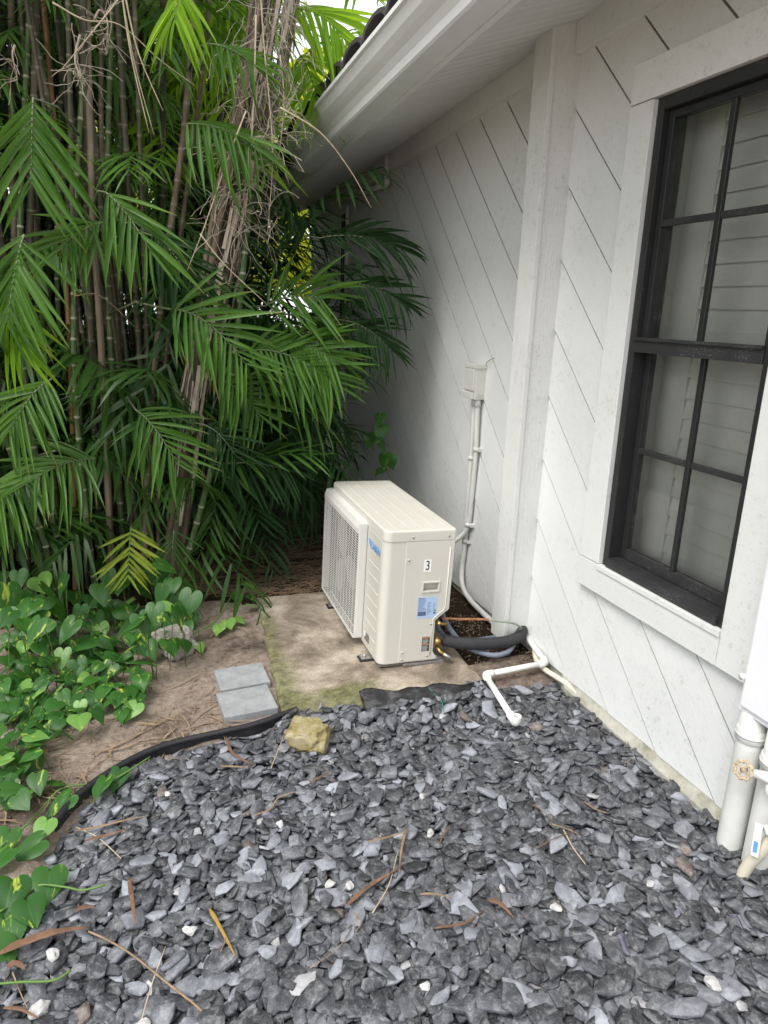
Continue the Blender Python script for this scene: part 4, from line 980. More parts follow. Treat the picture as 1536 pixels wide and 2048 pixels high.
# ------------------------------------------------------------------ leaf litter and dry things
def ribbon_data(P, widths, upv=Vector((0, 0, 1)), fold=0.25, lift=0.0):
    """lens-shaped folded strip along points P"""
    V = []; T = []; n = len(P)
    for i, p in enumerate(P):
        t = (P[min(i+1, n-1)]-P[max(i-1, 0)]).normalized(); s = t.cross(upv)
        s = s.normalized() if s.length > 1e-6 else Vector((1, 0, 0)); nn = s.cross(t)
        w_ = widths[i]; V += [p-s*w_+nn*w_*fold, p.copy(), p+s*w_+nn*w_*fold]
    for i in range(n-1):
        for q in (0, 1):
            a = i*3+q; T += [(a, a+1, a+4), (a, a+4, a+3)]
    return V, T
LP = []
def litter(x, y, l, w_, a, z=None):
    c = Vector((x, y, 0)); d = Vector((math.cos(a), math.sin(a), 0)); b = Vector((-d.y, d.x, 0))*rnd.uniform(-0.18, 0.18)*l
    P = []
    for i in range(4):
        t = i/3-0.5; q = c+d*l*t+b*(t*t*4-0.5); q.z = gz(q.x, q.y)+0.004+0.012*rnd.random(); P.append(q)
    LP.append(ribbon_data(P, [w_*0.4, w_, w_*0.9, w_*0.2]))
n_ = 0
while n_ < 1500:
    px, py = rnd.uniform(330, 680), rnd.uniform(1010, 1185); p = G(px, py)
    if (0.47 < p.x < 1.75 and 2.5 < p.y < 3.97) or p.x > 1.9: continue
    litter(p.x, p.y, rnd.uniform(0.08, 0.34), rnd.uniform(0.0016, 0.0055), rnd.gauss(0.05, 0.45)); n_ += 1
for i in range(420):
    p = G(rnd.uniform(-120, 520), rnd.uniform(1190, 1640))
    if in_slate(p.x, p.y) or p.x > 0.5: continue
    litter(p.x, p.y, rnd.uniform(0.04, 0.22), rnd.uniform(0.001, 0.004), rnd.uniform(0, 3.2))
for i in range(160):
    p = Vector((rnd.uniform(1.45, 1.9), rnd.uniform(2.66, 4.6), 0)); litter(p.x, p.y, rnd.uniform(0.02, 0.12), rnd.uniform(0.001, 0.003), rnd.uniform(0, 3.2))
CR = []
for i in range(2600):
    p = G(rnd.uniform(-150, 560), rnd.uniform(1200, 1660)) if i % 3 else Vector((rnd.uniform(1.45, 1.9), rnd.uniform(2.62, 3.4), 0))
    if in_slate(p.x, p.y) or (0.50 < p.x < 1.55 and p.y > 2.6): continue
    s_ = 0.0022+0.0075*rnd.random()**3; z_ = gz(p.x, p.y)+s_*0.3; V_ = [Vector((p.x, p.y, z_))+Vector((a*rnd.uniform(0.6, 1.2), b*rnd.uniform(0.6, 1.2), c*rnd.uniform(0.5, 1.0)))*s_ for a, b, c in ((1, 0, 0), (-1, 0, 0), (0, 1, 0), (0, -1, 0), (0, 0, 1), (0, 0, -1))]
    CR.append((V_, [(0, 2, 4), (2, 1, 4), (1, 3, 4), (3, 0, 4), (2, 0, 5), (1, 2, 5), (3, 1, 5), (0, 3, 5)]))
V_, T_ = merge(CR); tag(link('soil_crumbs', tri_mesh('soil_crumbs', V_, T_), 'soil'), 'small crumbs and grit on the bare soil', 'soil', kind='stuff')
V_, T_ = merge(LP); o = link('leaf_litter', tri_mesh('leaf_litter', V_, T_), 'straw'); tag(o, 'brown dry palm straw covering the soil beneath the palms', 'litter', kind='stuff')

def strip(name, px, wid, mat, label, cat, lift=0.010, sub=5, fold=0.6):
    pts = []
    for q in px:
        p = G(q[0], q[1], -0.02); p.z = slate_h(p.x, p.y)+lift+(q[2] if len(q) > 2 else 0); pts.append(p)
    P = spline(pts, sub); n = len(P)
    zb_ = sorted(q.z for q in P)[int(n*0.7)]
    for i in range(n): P[i].z = 0.25*P[i].z+0.75*zb_
    wd = [max(0.0006, 0.72*wid*min(1, 0.35+4*i/(n-1))*(1-(i/(n-1))**2.2)**0.8*rnd.uniform(0.78, 1.12)) for i in range(n)]
    V_, T_ = ribbon_data(P, wd, fold=fold); me = tri_mesh(name, V_, T_)
    o = link(name, me, mat, None, True)
    md = o.modifiers.new('thickness', 'SOLIDIFY'); md.thickness = 0.0015
    return tag(o, label, cat, 'dry palm debris on the ground')
def stick(name, px, r_, mat, label, cat='twig', lift=0.008):
    pts = []
    for q in px:
        p = G(q[0], q[1], -0.02); p.z = slate_h(p.x, p.y)+lift+(q[2] if len(q) > 2 else 0); pts.append(p)
    P = spline(pts, 5); n = len(P)
    return tag(tube(name, P, [r_*(1-0.45*i/(n-1)) for i in range(n)], mat, None, 6), label, cat, 'dry palm debris on the ground')
sh_ = strip('dry_palm_sheath', [(0, 1912), (60, 1885), (120, 1868), (178, 1856)], 0.020, 'leaf_rust', 'broad rust coloured palm sheath with long stalk at lower left', 'dry leaf', 0.02)
Pst = []
for q in ((176, 1857), (215, 1868), (262, 1896), (330, 1950), (385, 1995), (403, 2015)):
    p = G(*q, -0.02); p.z = slate_h(p.x, p.y)+0.016; Pst.append(p)
tube('stalk', Pst, 0.0030, 'straw', sh_, 6, 5)
for a in [
 ('dry_palm_leaf', [(418, 1808), (440, 1845), (470, 1902)], 0.0085, 'leaf_ochre', 'yellow ochre leaf blade lying alone on the slate, lower middle left'),
 ('dry_palm_leaf', [(258, 1755), (264, 1800), (272, 1850)], 0.009, 'leaf_rust', 'short upright rust brown blade above the broad palm sheath'),
 ('dry_palm_leaf', [(692, 1815), (740, 1775), (805, 1735)], 0.010, 'leaf_rust', 'wide orange brown strip pointing up right in the middle of the slate'),
 ('dry_palm_leaf', [(812, 1655), (803, 1700), (798, 1748)], 0.006, 'straw', 'upright tan strip meeting the wide orange brown strip from above'),
 ('dry_palm_leaf', [(735, 1690), (780, 1680), (812, 1668)], 0.005, 'straw', 'thin tan strip left of the upright tan strip in the middle'),
 ('curled_dry_leaf', [(975, 1808, 0.01), (1000, 1818, 0.02), (1028, 1842)], 0.011, 'leaf_rust', 'curled chestnut leaf right of centre on the slate'),
 ('dry_palm_leaf', [(872, 1858), (930, 1848), (968, 1822)], 0.006, 'leaf_rust', 'slim brown curved blade left of the curled chestnut leaf'),
 ('dry_palm_leaf', [(840, 1802), (870, 1802), (902, 1806)], 0.005, 'straw', 'short tan straw right of the wide orange brown strip'),
 ('dry_palm_leaf', [(150, 1655), (190, 1650), (250, 1636), (298, 1628)], 0.007, 'straw', 'long tan blade near the trailing vine at left'),
 ('dry_palm_leaf', [(168, 1676), (215, 1664), (262, 1652)], 0.008, 'leaf_rust', 'rust blade just below the long tan blade at left'),
 ('curled_dry_leaf', [(452, 1478), (462, 1508, 0.012), (484, 1524, 0.015), (512, 1536)], 0.009, 'leaf_rust', 'curled rust leaf on slate left of the yellow limestone rock'),
 ('dry_palm_leaf', [(440, 1540), (475, 1545), (500, 1542)], 0.006, 'straw', 'short tan straw under the curled rust leaf near the edging'),
 ('dry_palm_leaf', [(508, 1635), (540, 1622), (558, 1598), (596, 1585)], 0.005, 'straw', 'bent tan straw below the limestone rock'),
 ('dry_palm_leaf', [(620, 1563), (650, 1546), (662, 1538)], 0.006, 'leaf_rust', 'small rust strip just below the limestone rock'),
 ('curled_dry_leaf', [(150, 1822, 0.008), (170, 1816, 0.016), (192, 1812)], 0.010, 'leaf_rust', 'small curled brown leaf above the broad palm sheath'),
 ('curled_dry_leaf', [(15, 1945, 0.01), (35, 1938, 0.02), (52, 1946)], 0.014, 'leaf_rust', 'brown curled leaf at the left edge under the palm sheath'),
 ('dry_palm_leaf', [(8, 2018), (40, 2020), (78, 2038)], 0.007, 'leaf_rust', 'rust blade in the bottom left corner'),
 ('dry_palm_leaf', [(1168, 1602), (1190, 1616), (1218, 1625)], 0.006, 'straw', 'short tan straw on slate below the white siding'),
 ('dry_palm_leaf', [(900, 1648), (885, 1672), (878, 1692)], 0.004, 'leaf_rust', 'tiny rust sliver right of the upright tan strip'),
 ('dry_palm_leaf', [(210, 1502), (255, 1480), (312, 1452)], 0.006, 'straw', 'orange tan blade resting on the soil along the black edging'),
 ('dry_palm_leaf', [(28, 1590), (70, 1582), (118, 1592)], 0.011, 'leaf_rust', 'broad brown dead leaf on the sandy soil at left'),
]: strip(*a[:5], 'dry leaf')
for a in [
 ('twig', [(1128, 1650), (1148, 1684), (1172, 1722)], 0.0030, 'straw_pale', 'pale straight twig on slate right of centre'),
 ('twig', [(1105, 1645), (1135, 1650), (1160, 1660)], 0.0026, 'straw', 'short twig crossing the top of the pale straight twig'),
 ('twig', [(150, 1635), (195, 1665), (242, 1716)], 0.0024, 'straw_pale', 'thin pale twig slanting across the slate at left'),
 ('twig', [(708, 1830), (722, 1850), (712, 1868)], 0.0020, 'straw', 'tiny bent twig under the wide orange brown strip'),
 ('twig', [(745, 1832), (778, 1770), (796, 1700)], 0.0022, 'straw_pale', 'thin pale twig under the upright tan strip'),
 ('twig', [(542, 1545), (553, 1512), (566, 1478)], 0.0020, 'straw_pale', 'thin twig standing left of the limestone rock'),
 ('twig', [(275, 2045), (300, 1960), (330, 1880)], 0.0022, 'straw_pale', 'thin pale twig crossing the long palm stalk near the bottom'),
 ('twig', [(25, 1945), (40, 1980), (55, 2015)], 0.0022, 'straw', 'thin twig at lower left below the palm sheath'),
 ('twig', [(620, 1940), (680, 1890), (715, 1830)], 0.0015, 'straw', 'fine twig on slate left of the bottom centre'),
 ('twig', [(1060, 1600), (1085, 1625), (1110, 1640)], 0.0020, 'leaf_rust', 'fine rust twig on slate in front of the drain pipe'),
 ('twig', [(1075, 1690), (1110, 1672), (1150, 1655)], 0.0020, 'leaf_rust', 'fine rust twig left of the pale straight twig'),
 ('twig', [(440, 1895), (450, 1870), (445, 1850)], 0.0016, 'straw', 'fine short twig beside the ochre leaf blade'),
]: stick(*a)
for i, (x, y, s, lb_) in enumerate([(75, 2005, 0.034, 'largest white stone, in the bottom left corner on the slate'), (105, 1908, 0.026, 'white stone touching the underside of the broad palm sheath'),
    (660, 1765, 0.019, 'white stone left of the wide orange brown strip'), (700, 1772, 0.020, 'white stone touching the wide orange brown strip'), (380, 1845, 0.022, 'white stone left of the ochre leaf blade'),
    (862, 1652, 0.019, 'white stone on slate right of the upright tan strip'), (1113, 1803, 0.021, 'white stone right of the curled chestnut leaf'), (1303, 1752, 0.018, 'white stone on the slate left of the riser pipes'),
    (1425, 1962, 0.027, 'white stone in the bottom right of the slate'), (285, 2035, 0.022, 'white stone cut by the bottom edge at left'), (845, 1580, 0.017, 'white stone on slate below the black fabric'),
    (335, 1580, 0.016, 'white stone near the trailing leaves on the slate')]):
    p = G(x, y, -0.02); rock('white_stone', (p.x, p.y, slate_h(p.x, p.y)+s*0.15), (s*0.85, s*0.62, s*0.45), 'white_stone', lb_, 'stone', i+3, 0.45, 2, 'white stones among the slate', False)

# ------------------------------------------------------------------ palms
def leaflet_mesh(droop, twist, seed):
    """unit leaflet along +Y, width axis X, upper side +Z"""
    r = random.Random(seed); V = []; T = []; n = 7; tint = []
    for i in range(n):
        t = i/(n-1); w_ = 0.5*(math.sin(math.pi*min(1, t*0.80+0.13))**0.75)*(1-t**5)
        if i == n-1: w_ = 0.012
        z = -droop*t*t; y = t-droop*0.30*t*t*t
        tw = twist*t; c, s = math.cos(tw), math.sin(tw)
        for q in (-1, 0, 1):
            x_ = q*w_; zz_ = (0.16*w_ if q else -0.05*w_)
            V.append((x_*c, y, z+zz_*0.5+x_*s*0.12)); tint.append(0.25+0.5*t)
    for i in range(n-1):
        for q in (0, 1):
            a = i*3+q; T += [(a, a+1, a+4), (a, a+4, a+3)]
    return V, T, tint
LEAF = [leaflet_mesh(d, tw, i) for i, (d, tw) in enumerate([(0.05, 0.2), (0.12, -0.2), (0.20, 0.3), (0.30, -0.3), (0.42, 0.2), (0.10, 0.0)])]
LPOOL = {}
def leaf_pool(mat):
    if mat not in LPOOL:
        LPOOL[mat] = []
        for V_, T_, tn in LEAF:
            me = tri_mesh('leaflet', [(v_[0], v_[1], v_[2]) for v_ in V_], T_, tn); me.materials.append(M[mat]); me.shade_smooth(); LPOOL[mat].append(me)
    return LPOOL[mat]
def frond_layout(B, Tp, arch, nrm, nl, ll, r, ang=58, droop=0.25, lw=0.031):
    """returns rachis points and a list of leaflets (origin, dir, normal, length, width, variant)"""
    B, Tp = Vector(B), Vector(Tp); C = (B+Tp)/2+Vector((0, 0, arch)); Ra = []
    for i in range(13):
        t = i/12; Ra.append(B*(1-t)**2+C*2*t*(1-t)+Tp*t*t)
    out = []
    for i in range(nl):
        t = 0.06+0.94*i/(nl-1); p = B*(1-t)**2+C*2*t*(1-t)+Tp*t*t; tg = ((C-B)*(1-t)+(Tp-C)*t).normalized()
        side = tg.cross(nrm).normalized(); n2 = side.cross(tg).normalized()
        prof = 0.62+0.48*math.sin(math.pi*min(1, 0.15+t*0.78)) if t < 0.8 else 1.05-0.45*(t-0.8)/0.2
        for sg in (-1, 1):
            if r.random() < 0.06: continue
            a = R(ang+r.gauss(0, 8))*(1-0.45*t)
            d = (tg*math.cos(a)+side*sg*math.sin(a)+n2*r.uniform(-0.12, 0.22)+Vector((0, 0, -droop*r.uniform(0.5, 1.3)))).normalized()
            l = ll*prof*r.uniform(0.88, 1.10); nn = (n2+Vector((r.uniform(-0.2, 0.2), r.uniform(-0.2, 0.2), r.uniform(-0.1, 0.2)))); nn = (nn-d*nn.dot(d)).normalized()
            out.append((p.copy(), d, nn, l, l*lw*r.uniform(0.85, 1.2), r.choice(range(6))))
    return Ra, out
TOCAM = Vector((-0.25, -0.75, 0.62)).normalized()
def leaf_matrix(p, d, nn, l, w_):
    x = d.cross(nn).normalized()
    return Matrix(((x.x*w_*2, d.x*l, nn.x*l, p.x), (x.y*w_*2, d.y*l, nn.y*l, p.y), (x.z*w_*2, d.z*l, nn.z*l, p.z), (0, 0, 0, 1)))
def hero_frond(palm, B, Tp, arch, nl, ll, mat, seed, nrm=TOCAM, ang=58, droop=0.25, attach=None, lw=0.031):
    r = random.Random(seed); PB = Vector(palm.location); Ra, lf = frond_layout(B, Tp, arch, nrm, nl, ll, r, ang, droop, lw)
    pts = list(Ra); rad = [0.0045*(1-0.75*i/12) for i in range(13)]
    if attach is not None:
        a = Vector(attach); m_ = (a+Ra[0])/2+Vector((0, 0, 0.05)); pts = [a, m_]+pts; rad = [0.0075, 0.006]+rad
    V_, T_ = tube_data([q-PB for q in pts], rad, 6)
    fr = link('frond', tri_mesh('frond', V_, T_, [0.4]*len(V_)), 'cane_green' if mat != 'palm_leaf_yellow' else 'vine_stem', palm, True)
    pl = leaf_pool(mat)
    for p, d, nn, l, w_, vr in lf:
        o = bpy.data.objects.new('leaflet', pl[vr]); COL.objects.link(o); o.parent = fr; o.matrix_local = leaf_matrix(p-PB, d, nn, l, w_)
    return fr
def frond_data(B, Tp, arch, nl, ll, r, nrm, ang=58, droop=0.25, lw=0.031):
    Ra, lf = frond_layout(B, Tp, arch, nrm, nl, ll, r, ang, droop, lw); VV = []; TT = []; tn = []; o = 0
    V_, T_ = tube_data(Ra[::3], 0.0035, 4, False); VV.append(np.array([tuple(q) for q in V_])); TT.append(np.array(T_)); o = len(V_); tn.append(np.full(o, 0.2))
    base = r.random()
    for p, d, nn, l, w_, vr in lf:
        lv_, lt, ltn = LEAFA[vr]; m_ = np.array(leaf_matrix(p, d, nn, l, w_))
        VV.append(lv_@m_[:3, :3].T+m_[:3, 3]); TT.append(lt+o); o += len(lv_); tn.append(np.clip(ltn*0.4+0.6*base, 0, 1))
    return np.concatenate(VV), np.concatenate(TT), np.concatenate(tn)
def thin(l):
    V_, T_, tn = l; keep = [0, 2, 4, 6]; V2 = []; T2 = []; t2 = []
    for i in keep:
        V2 += [V_[i*3], V_[i*3+2]]; t2 += [tn[i*3]]*2
    for i in range(3): T2 += [(i*2, i*2+1, i*2+3), (i*2, i*2+3, i*2+2)]
    return np.array(V2), np.array(T2), np.array(t2)
LEAFA = [thin(l) for l in LEAF]
def cane_tube(P, r0, ringed, seed):
    """cane with node rings every ~14 cm; tint marks the rings"""
    r = random.Random(seed); P = [Vector(p) for p in P]; S = spline(P, 10); L_ = [0.0]
    for a, b in zip(S, S[1:]): L_.append(L_[-1]+(b-a).length)
    def at(s):
        for i in range(len(L_)-1):
            if L_[i+1] >= s: return S[i].lerp(S[i+1], (s-L_[i])/max(1e-9, L_[i+1]-L_[i]))
        return S[-1]
    pts, rad, tn, s = [], [], [], 0.0; tot = L_[-1]
    while s < tot-0.03:
        st_ = r.uniform(0.10, 0.17) if ringed else 0.3
        for ds, k_, t_ in ((0, 1.13, 1), (0.006, 1.13, 1), (0.010, 1.0, 0)) if ringed else ((0, 1, 0.2),):
            pts.append(at(min(tot, s+ds))); rad.append(r0*k_*(1-0.25*s/tot)); tn.append(t_)
        s += st_
        if ringed: pts.append(at(min(tot-0.01, s-0.008))); rad.append(r0*(1-0.25*s/tot)); tn.append(0.0)
    pts.append(S[-1]); rad.append(r0*0.7); tn.append(0)
    sd_ = 8; V_, T_ = tube_data(pts, rad, sd_, False); return V_, T_, [t for t in tn for _ in range(sd_)]
CANES = []   # (empty, path)
def palm(path, r0, mat, label, ringed=True, seed=0):
    b = Vector(path[0]); b.z = gz(b.x, b.y)-0.02
    e = empty('bamboo_palm', b); tag(e, label, 'palm', 'canes of the palm clump')
    P = [b]+[Vector(q) for q in path[1:]]; V_, T_, tn = cane_tube([q-b for q in P], r0, ringed, seed)
    link('cane', tri_mesh('cane', V_, T_, tn), mat, e, True); CANES.append((e, spline(P, 8))); return e
def cpx(pts, Y, base=None):
    """cane path from pixel points at depth Y; first point is put on the ground"""
    P = [DY(x, y, Y+dy) for x, y, dy in pts]; b = P[0].copy()
    g = gz(b.x, b.y); return [Vector((b.x, b.y, g))]+P[1:]
CL = [
 ([(96, 1190, 0), (60, 980, 0.1), (30, 500, 0.2), (22, 0, 0.3), (20, -250, 0.3)], 4.5, 0.022, 'cane_brown', 'brown palm cane at the far left of the clump', True),
 ([(150, 1170, 0), (140, 700, 0.1), (108, 240, 0.2), (86, 0, 0.2), (70, -250, 0.3)], 4.45, 0.017, 'cane_orange', 'dry orange palm cane leaning left in the upper left', False),
 ([(190, 1180, 0), (152, 800, 0), (150, 460, 0.1), (165, 150, 0.1), (170, -250, 0.2)], 4.25, 0.017, 'cane_green', 'green ringed cane just right of the dry orange cane', True),
 ([(225, 1180, 0), (203, 700, 0), (185, 420, 0), (175, 40, 0.1), (172, -250, 0.2)], 4.30, 0.021, 'cane_brown', 'tan sheathed cane with peeling bark, upper left', False),
 ([(250, 1170, 0), (215, 560, 0.1), (218, 200, 0.1), (235, -250, 0.2)], 4.35, 0.018, 'cane_green', 'straight green cane with pale rings in the upper left', True),
 ([(270, 1160, 0), (238, 700, 0.1), (205, 330, 0.1), (203, 0, 0.2), (200, -250, 0.2)], 4.45, 0.016, 'cane_brown', 'slim tan cane between the two green ringed canes', True),
 ([(262, 1150, 0), (244, 760, 0.1), (240, 330, 0.2), (250, 60, 0.3), (262, -250, 0.3)], 4.55, 0.018, 'cane_green', 'dark green ringed cane behind the straight green cane', True),
 ([(240, 1150, 0), (290, 760, 0.1), (290, 420, 0.2), (325, 70, 0.3), (350, -250, 0.3)], 4.6, 0.017, 'cane_brown', 'brown cane leaning right in the dark middle of the clump', True),
 ([(285, 1160, 0), (300, 860, 0), (330, 540, 0.1), (370, 240, 0.1), (400, -200, 0.2)], 4.3, 0.021, 'cane_brown', 'thick brown leaning cane left of the fibrous trunk', True),
 ([(345, 1150, 0), (455, 800, 0), (500, 420, 0.1), (556, 160, 0.1), (590, -200, 0.2)], 4.05, 0.018, 'cane_green', 'long green cane crossing the fibrous trunk', True),
 ([(120, 1200, 0), (88, 1080, -0.05), (20, 900, 0.0), (-60, 600, 0.1)], 4.2, 0.019, 'cane_green', 'green cane leaning steeply left near the ground', True),
 ([(130, 1190, 0), (110, 1060, -0.05), (60, 850, 0.0), (40, 500, 0.1), (70, -200, 0.2)], 4.3, 0.018, 'cane_green', 'olive cane beside the steeply leaning cane', True),
 ([(320, 1165, 0), (318, 900, 0), (350, 560, 0.1), (410, 100, 0.2), (430, -200, 0.2)], 4.4, 0.016, 'cane_brown', 'thin brown cane just left of the fibrous trunk base', True),
 ([(420, 1090, 0), (440, 900, 0), (470, 600, 0.1), (540, 100, 0.2), (570, -200, 0.2)], 4.7, 0.017, 'cane_brown', 'thin brown cane right of the fibrous trunk base', True),
 ([(215, 1190, 0), (168, 960, 0), (118, 640, 0.1), (120, 250, 0.2), (140, -250, 0.2)], 4.55, 0.016, 'cane_green', 'dark cane between the orange cane and the far left cane', True),
]
for i, (pts, Y, r0, mat, lb_, rg) in enumerate(CL): palm(cpx(pts, Y), r0, mat, lb_, rg, i)
# fibrous trunk: bundle of dead canes wrapped in shredded sheaths
tb = cpx([(345, 1140, 0), (400, 760, 0), (470, 420, 0), (535, 120, 0), (590, -250, 0.1)], 4.2)
ft_ = empty('fibrous_trunk', tb[0]); FB = Vector(ft_.location); tag(ft_, 'thick brown fibrous trunk of bundled dead canes hung with dry roots', 'trunk')
for q in range(9):
    o_ = Vector((rnd.uniform(-0.085, 0.085), rnd.uniform(-0.05, 0.10), 0)); P = [p-FB+o_*(0.7+0.3*i)+Vector((rnd.uniform(-0.02, 0.02), rnd.uniform(-0.02, 0.02), 0)) for i, p in enumerate(tb)]
    V_, T_, tn = cane_tube(P, rnd.uniform(0.016, 0.030), q % 3 == 0, 50+q); link('dead_cane', tri_mesh('dead_cane', V_, T_, tn), 'cane_brown' if q % 4 else 'bark', ft_, True)
TS = spline(tb, 12); parts = []
for q in range(150):   # shredded sheath strips
    i = rnd.randrange(4, len(TS)-8); p = TS[i]-FB; a = rnd.uniform(0, 6.28); rr = rnd.uniform(0.06, 0.115); o_ = Vector((math.cos(a)*rr, math.sin(a)*rr*0.9, 0)); n_ = rnd.randrange(3, 7)
    P = [TS[min(len(TS)-1, i+j)]-FB+o_*(1+0.06*j*rnd.uniform(-1, 1)) for j in range(n_)]; w0 = rnd.uniform(0.004, 0.014)
    parts.append(ribbon_data(P, [w0*rnd.uniform(0.5, 1.1) for _ in P], Vector((math.cos(a), math.sin(a), 0.1))))
V_, T_ = merge(parts); sh1 = link('sheath_fibres', tri_mesh('sheath_fibres', V_, T_), 'fibre', ft_); sh1['kind'] = 'stuff'
def wiggle(p, d, l, r, n=7, curl=0.5, grav=0.3):
    P = [p.copy()]; d = d.normalized()
    for i in range(n):
        d = (d+Vector((r.uniform(-1, 1), r.uniform(-1, 1), r.uniform(-1, 1)))*curl+Vector((0, 0, -grav))).normalized(); P.append(P[-1]+d*l/n)
    return P
parts = []
for q in range(400):   # tangled dry roots hanging at the trunk
    i = rnd.randrange(int(len(TS)*0.46), len(TS)); p = TS[i]-FB+Vector((rnd.gauss(-0.03, 0.075), rnd.uniform(-0.20, 0.05), rnd.uniform(-0.1, 0.1)))
    parts.append(tube_data(wiggle(p, Vector((rnd.uniform(-1, 1), rnd.uniform(-1, 0.3), rnd.uniform(-1.2, 0.3))), rnd.uniform(0.10, 0.38), rnd, 8, 0.42, 0.12), rnd.uniform(0.0010, 0.0024), 3, False))
V_, T_ = merge(parts); rt_ = link('dry_roots', tri_mesh('dry_roots', V_, T_), 'fibre', ft_); rt_['kind'] = 'stuff'
# dry flower stalks: bare straw-coloured hanging strands
def stalk(pts, Y, r_, label, twigs=0, mat='straw_pale', seed=0):
    r = random.Random(seed); P = [DY(x, y, Y+(q[0] if q else 0)) for x, y, *q in pts]; S = spline(P, 6)
    o = tube('dry_stalk', S, [r_*(1-0.6*i/(len(S)-1)) for i in range(len(S))], mat, None, 6)
    if twigs:
        parts = [tube_data(wiggle(S[r.randrange(len(S)//2, len(S))], Vector((r.uniform(-1, 1), r.uniform(-1, 0.5), r.uniform(-0.8, 0.8))), r.uniform(0.08, 0.24), r, 7, 0.45, 0.06), r.uniform(0.0012, 0.0024), 4, False) for _ in range(twigs)]
        V_, T_ = merge(parts); link('curled_twigs', tri_mesh('curled_twigs', V_, T_), 'fibre', o)['kind'] = 'stuff'
    return tag(o, label, 'dry stalk', 'dry straw stalks hanging in the palms')
stalk([(240, -40), (262, 110), (298, 265)], 3.9, 0.0045, 'pale straw stalk hanging in the upper left, left one of a hanging fan', 0)
stalk([(244, -40), (275, 100), (326, 222)], 3.9, 0.0045, 'pale straw stalk hanging in the upper left, right one of a hanging fan', 0)
stalk([(238, -40), (270, 130), (308, 270)], 3.92, 0.004, 'thin pale straw stalk in the middle of the hanging fan, upper left', 0)
stalk([(236, 0), (180, 70), (122, 140)], 3.9, 0.004, 'straw stalk slanting down left from the hanging fan', 0)
stalk([(105, 5), (170, 40), (240, 50), (320, 120), (388, 170)], 3.95, 0.004, 'long straw stalk slanting right across the dark canes', 0)
stalk([(160, 70), (150, 120), (165, 170)], 4.05, 0.007, 'curly dry flower head on the peeling tan cane', 26, 'fibre', 3)
stalk([(188, 40), (200, 20), (215, 45), (212, 110)], 4.1, 0.006, 'curly dry flower head above the straight green cane', 22, 'fibre', 4)
stalk([(30, 90), (25, 110), (35, 160)], 4.2, 0.006, 'curly dry flower head on the far left brown cane', 14, 'fibre', 5)
stalk([(520, -30), (528, 90), (545, 300), (535, 470)], 3.85, 0.0042, 'long pale strand hanging right of the fibrous trunk', 10, 'straw_pale', 6)
stalk([(512, 30), (508, 180), (500, 330), (490, 440)], 3.85, 0.0042, 'long pale strand hanging in front of the fibrous trunk', 6, 'straw_pale', 7)
stalk([(560, 110), (568, 200), (560, 300)], 3.9, 0.0038, 'short pale strand hanging beside the gutter end', 18, 'straw_pale', 8)
stalk([(492, 222), (455, 320), (410, 450), (375, 540)], 3.8, 0.0045, 'pale straw stalk slanting down left from the trunk, middle', 0)
stalk([(560, 215), (640, 265), (700, 340), (742, 415)], 3.6, 0.0040, 'thin pale stalk arching right across the gutter and eave', 0)
stalk([(400, 468), (450, 530), (535, 610)], 3.75, 0.0040, 'pale straw stalk slanting down right into the middle fronds', 0)
stalk([(150, 592), (190, 588), (225, 610), (270, 655)], 3.95, 0.0035, 'tan arching stalk among the canes in the middle left', 0, 'straw')

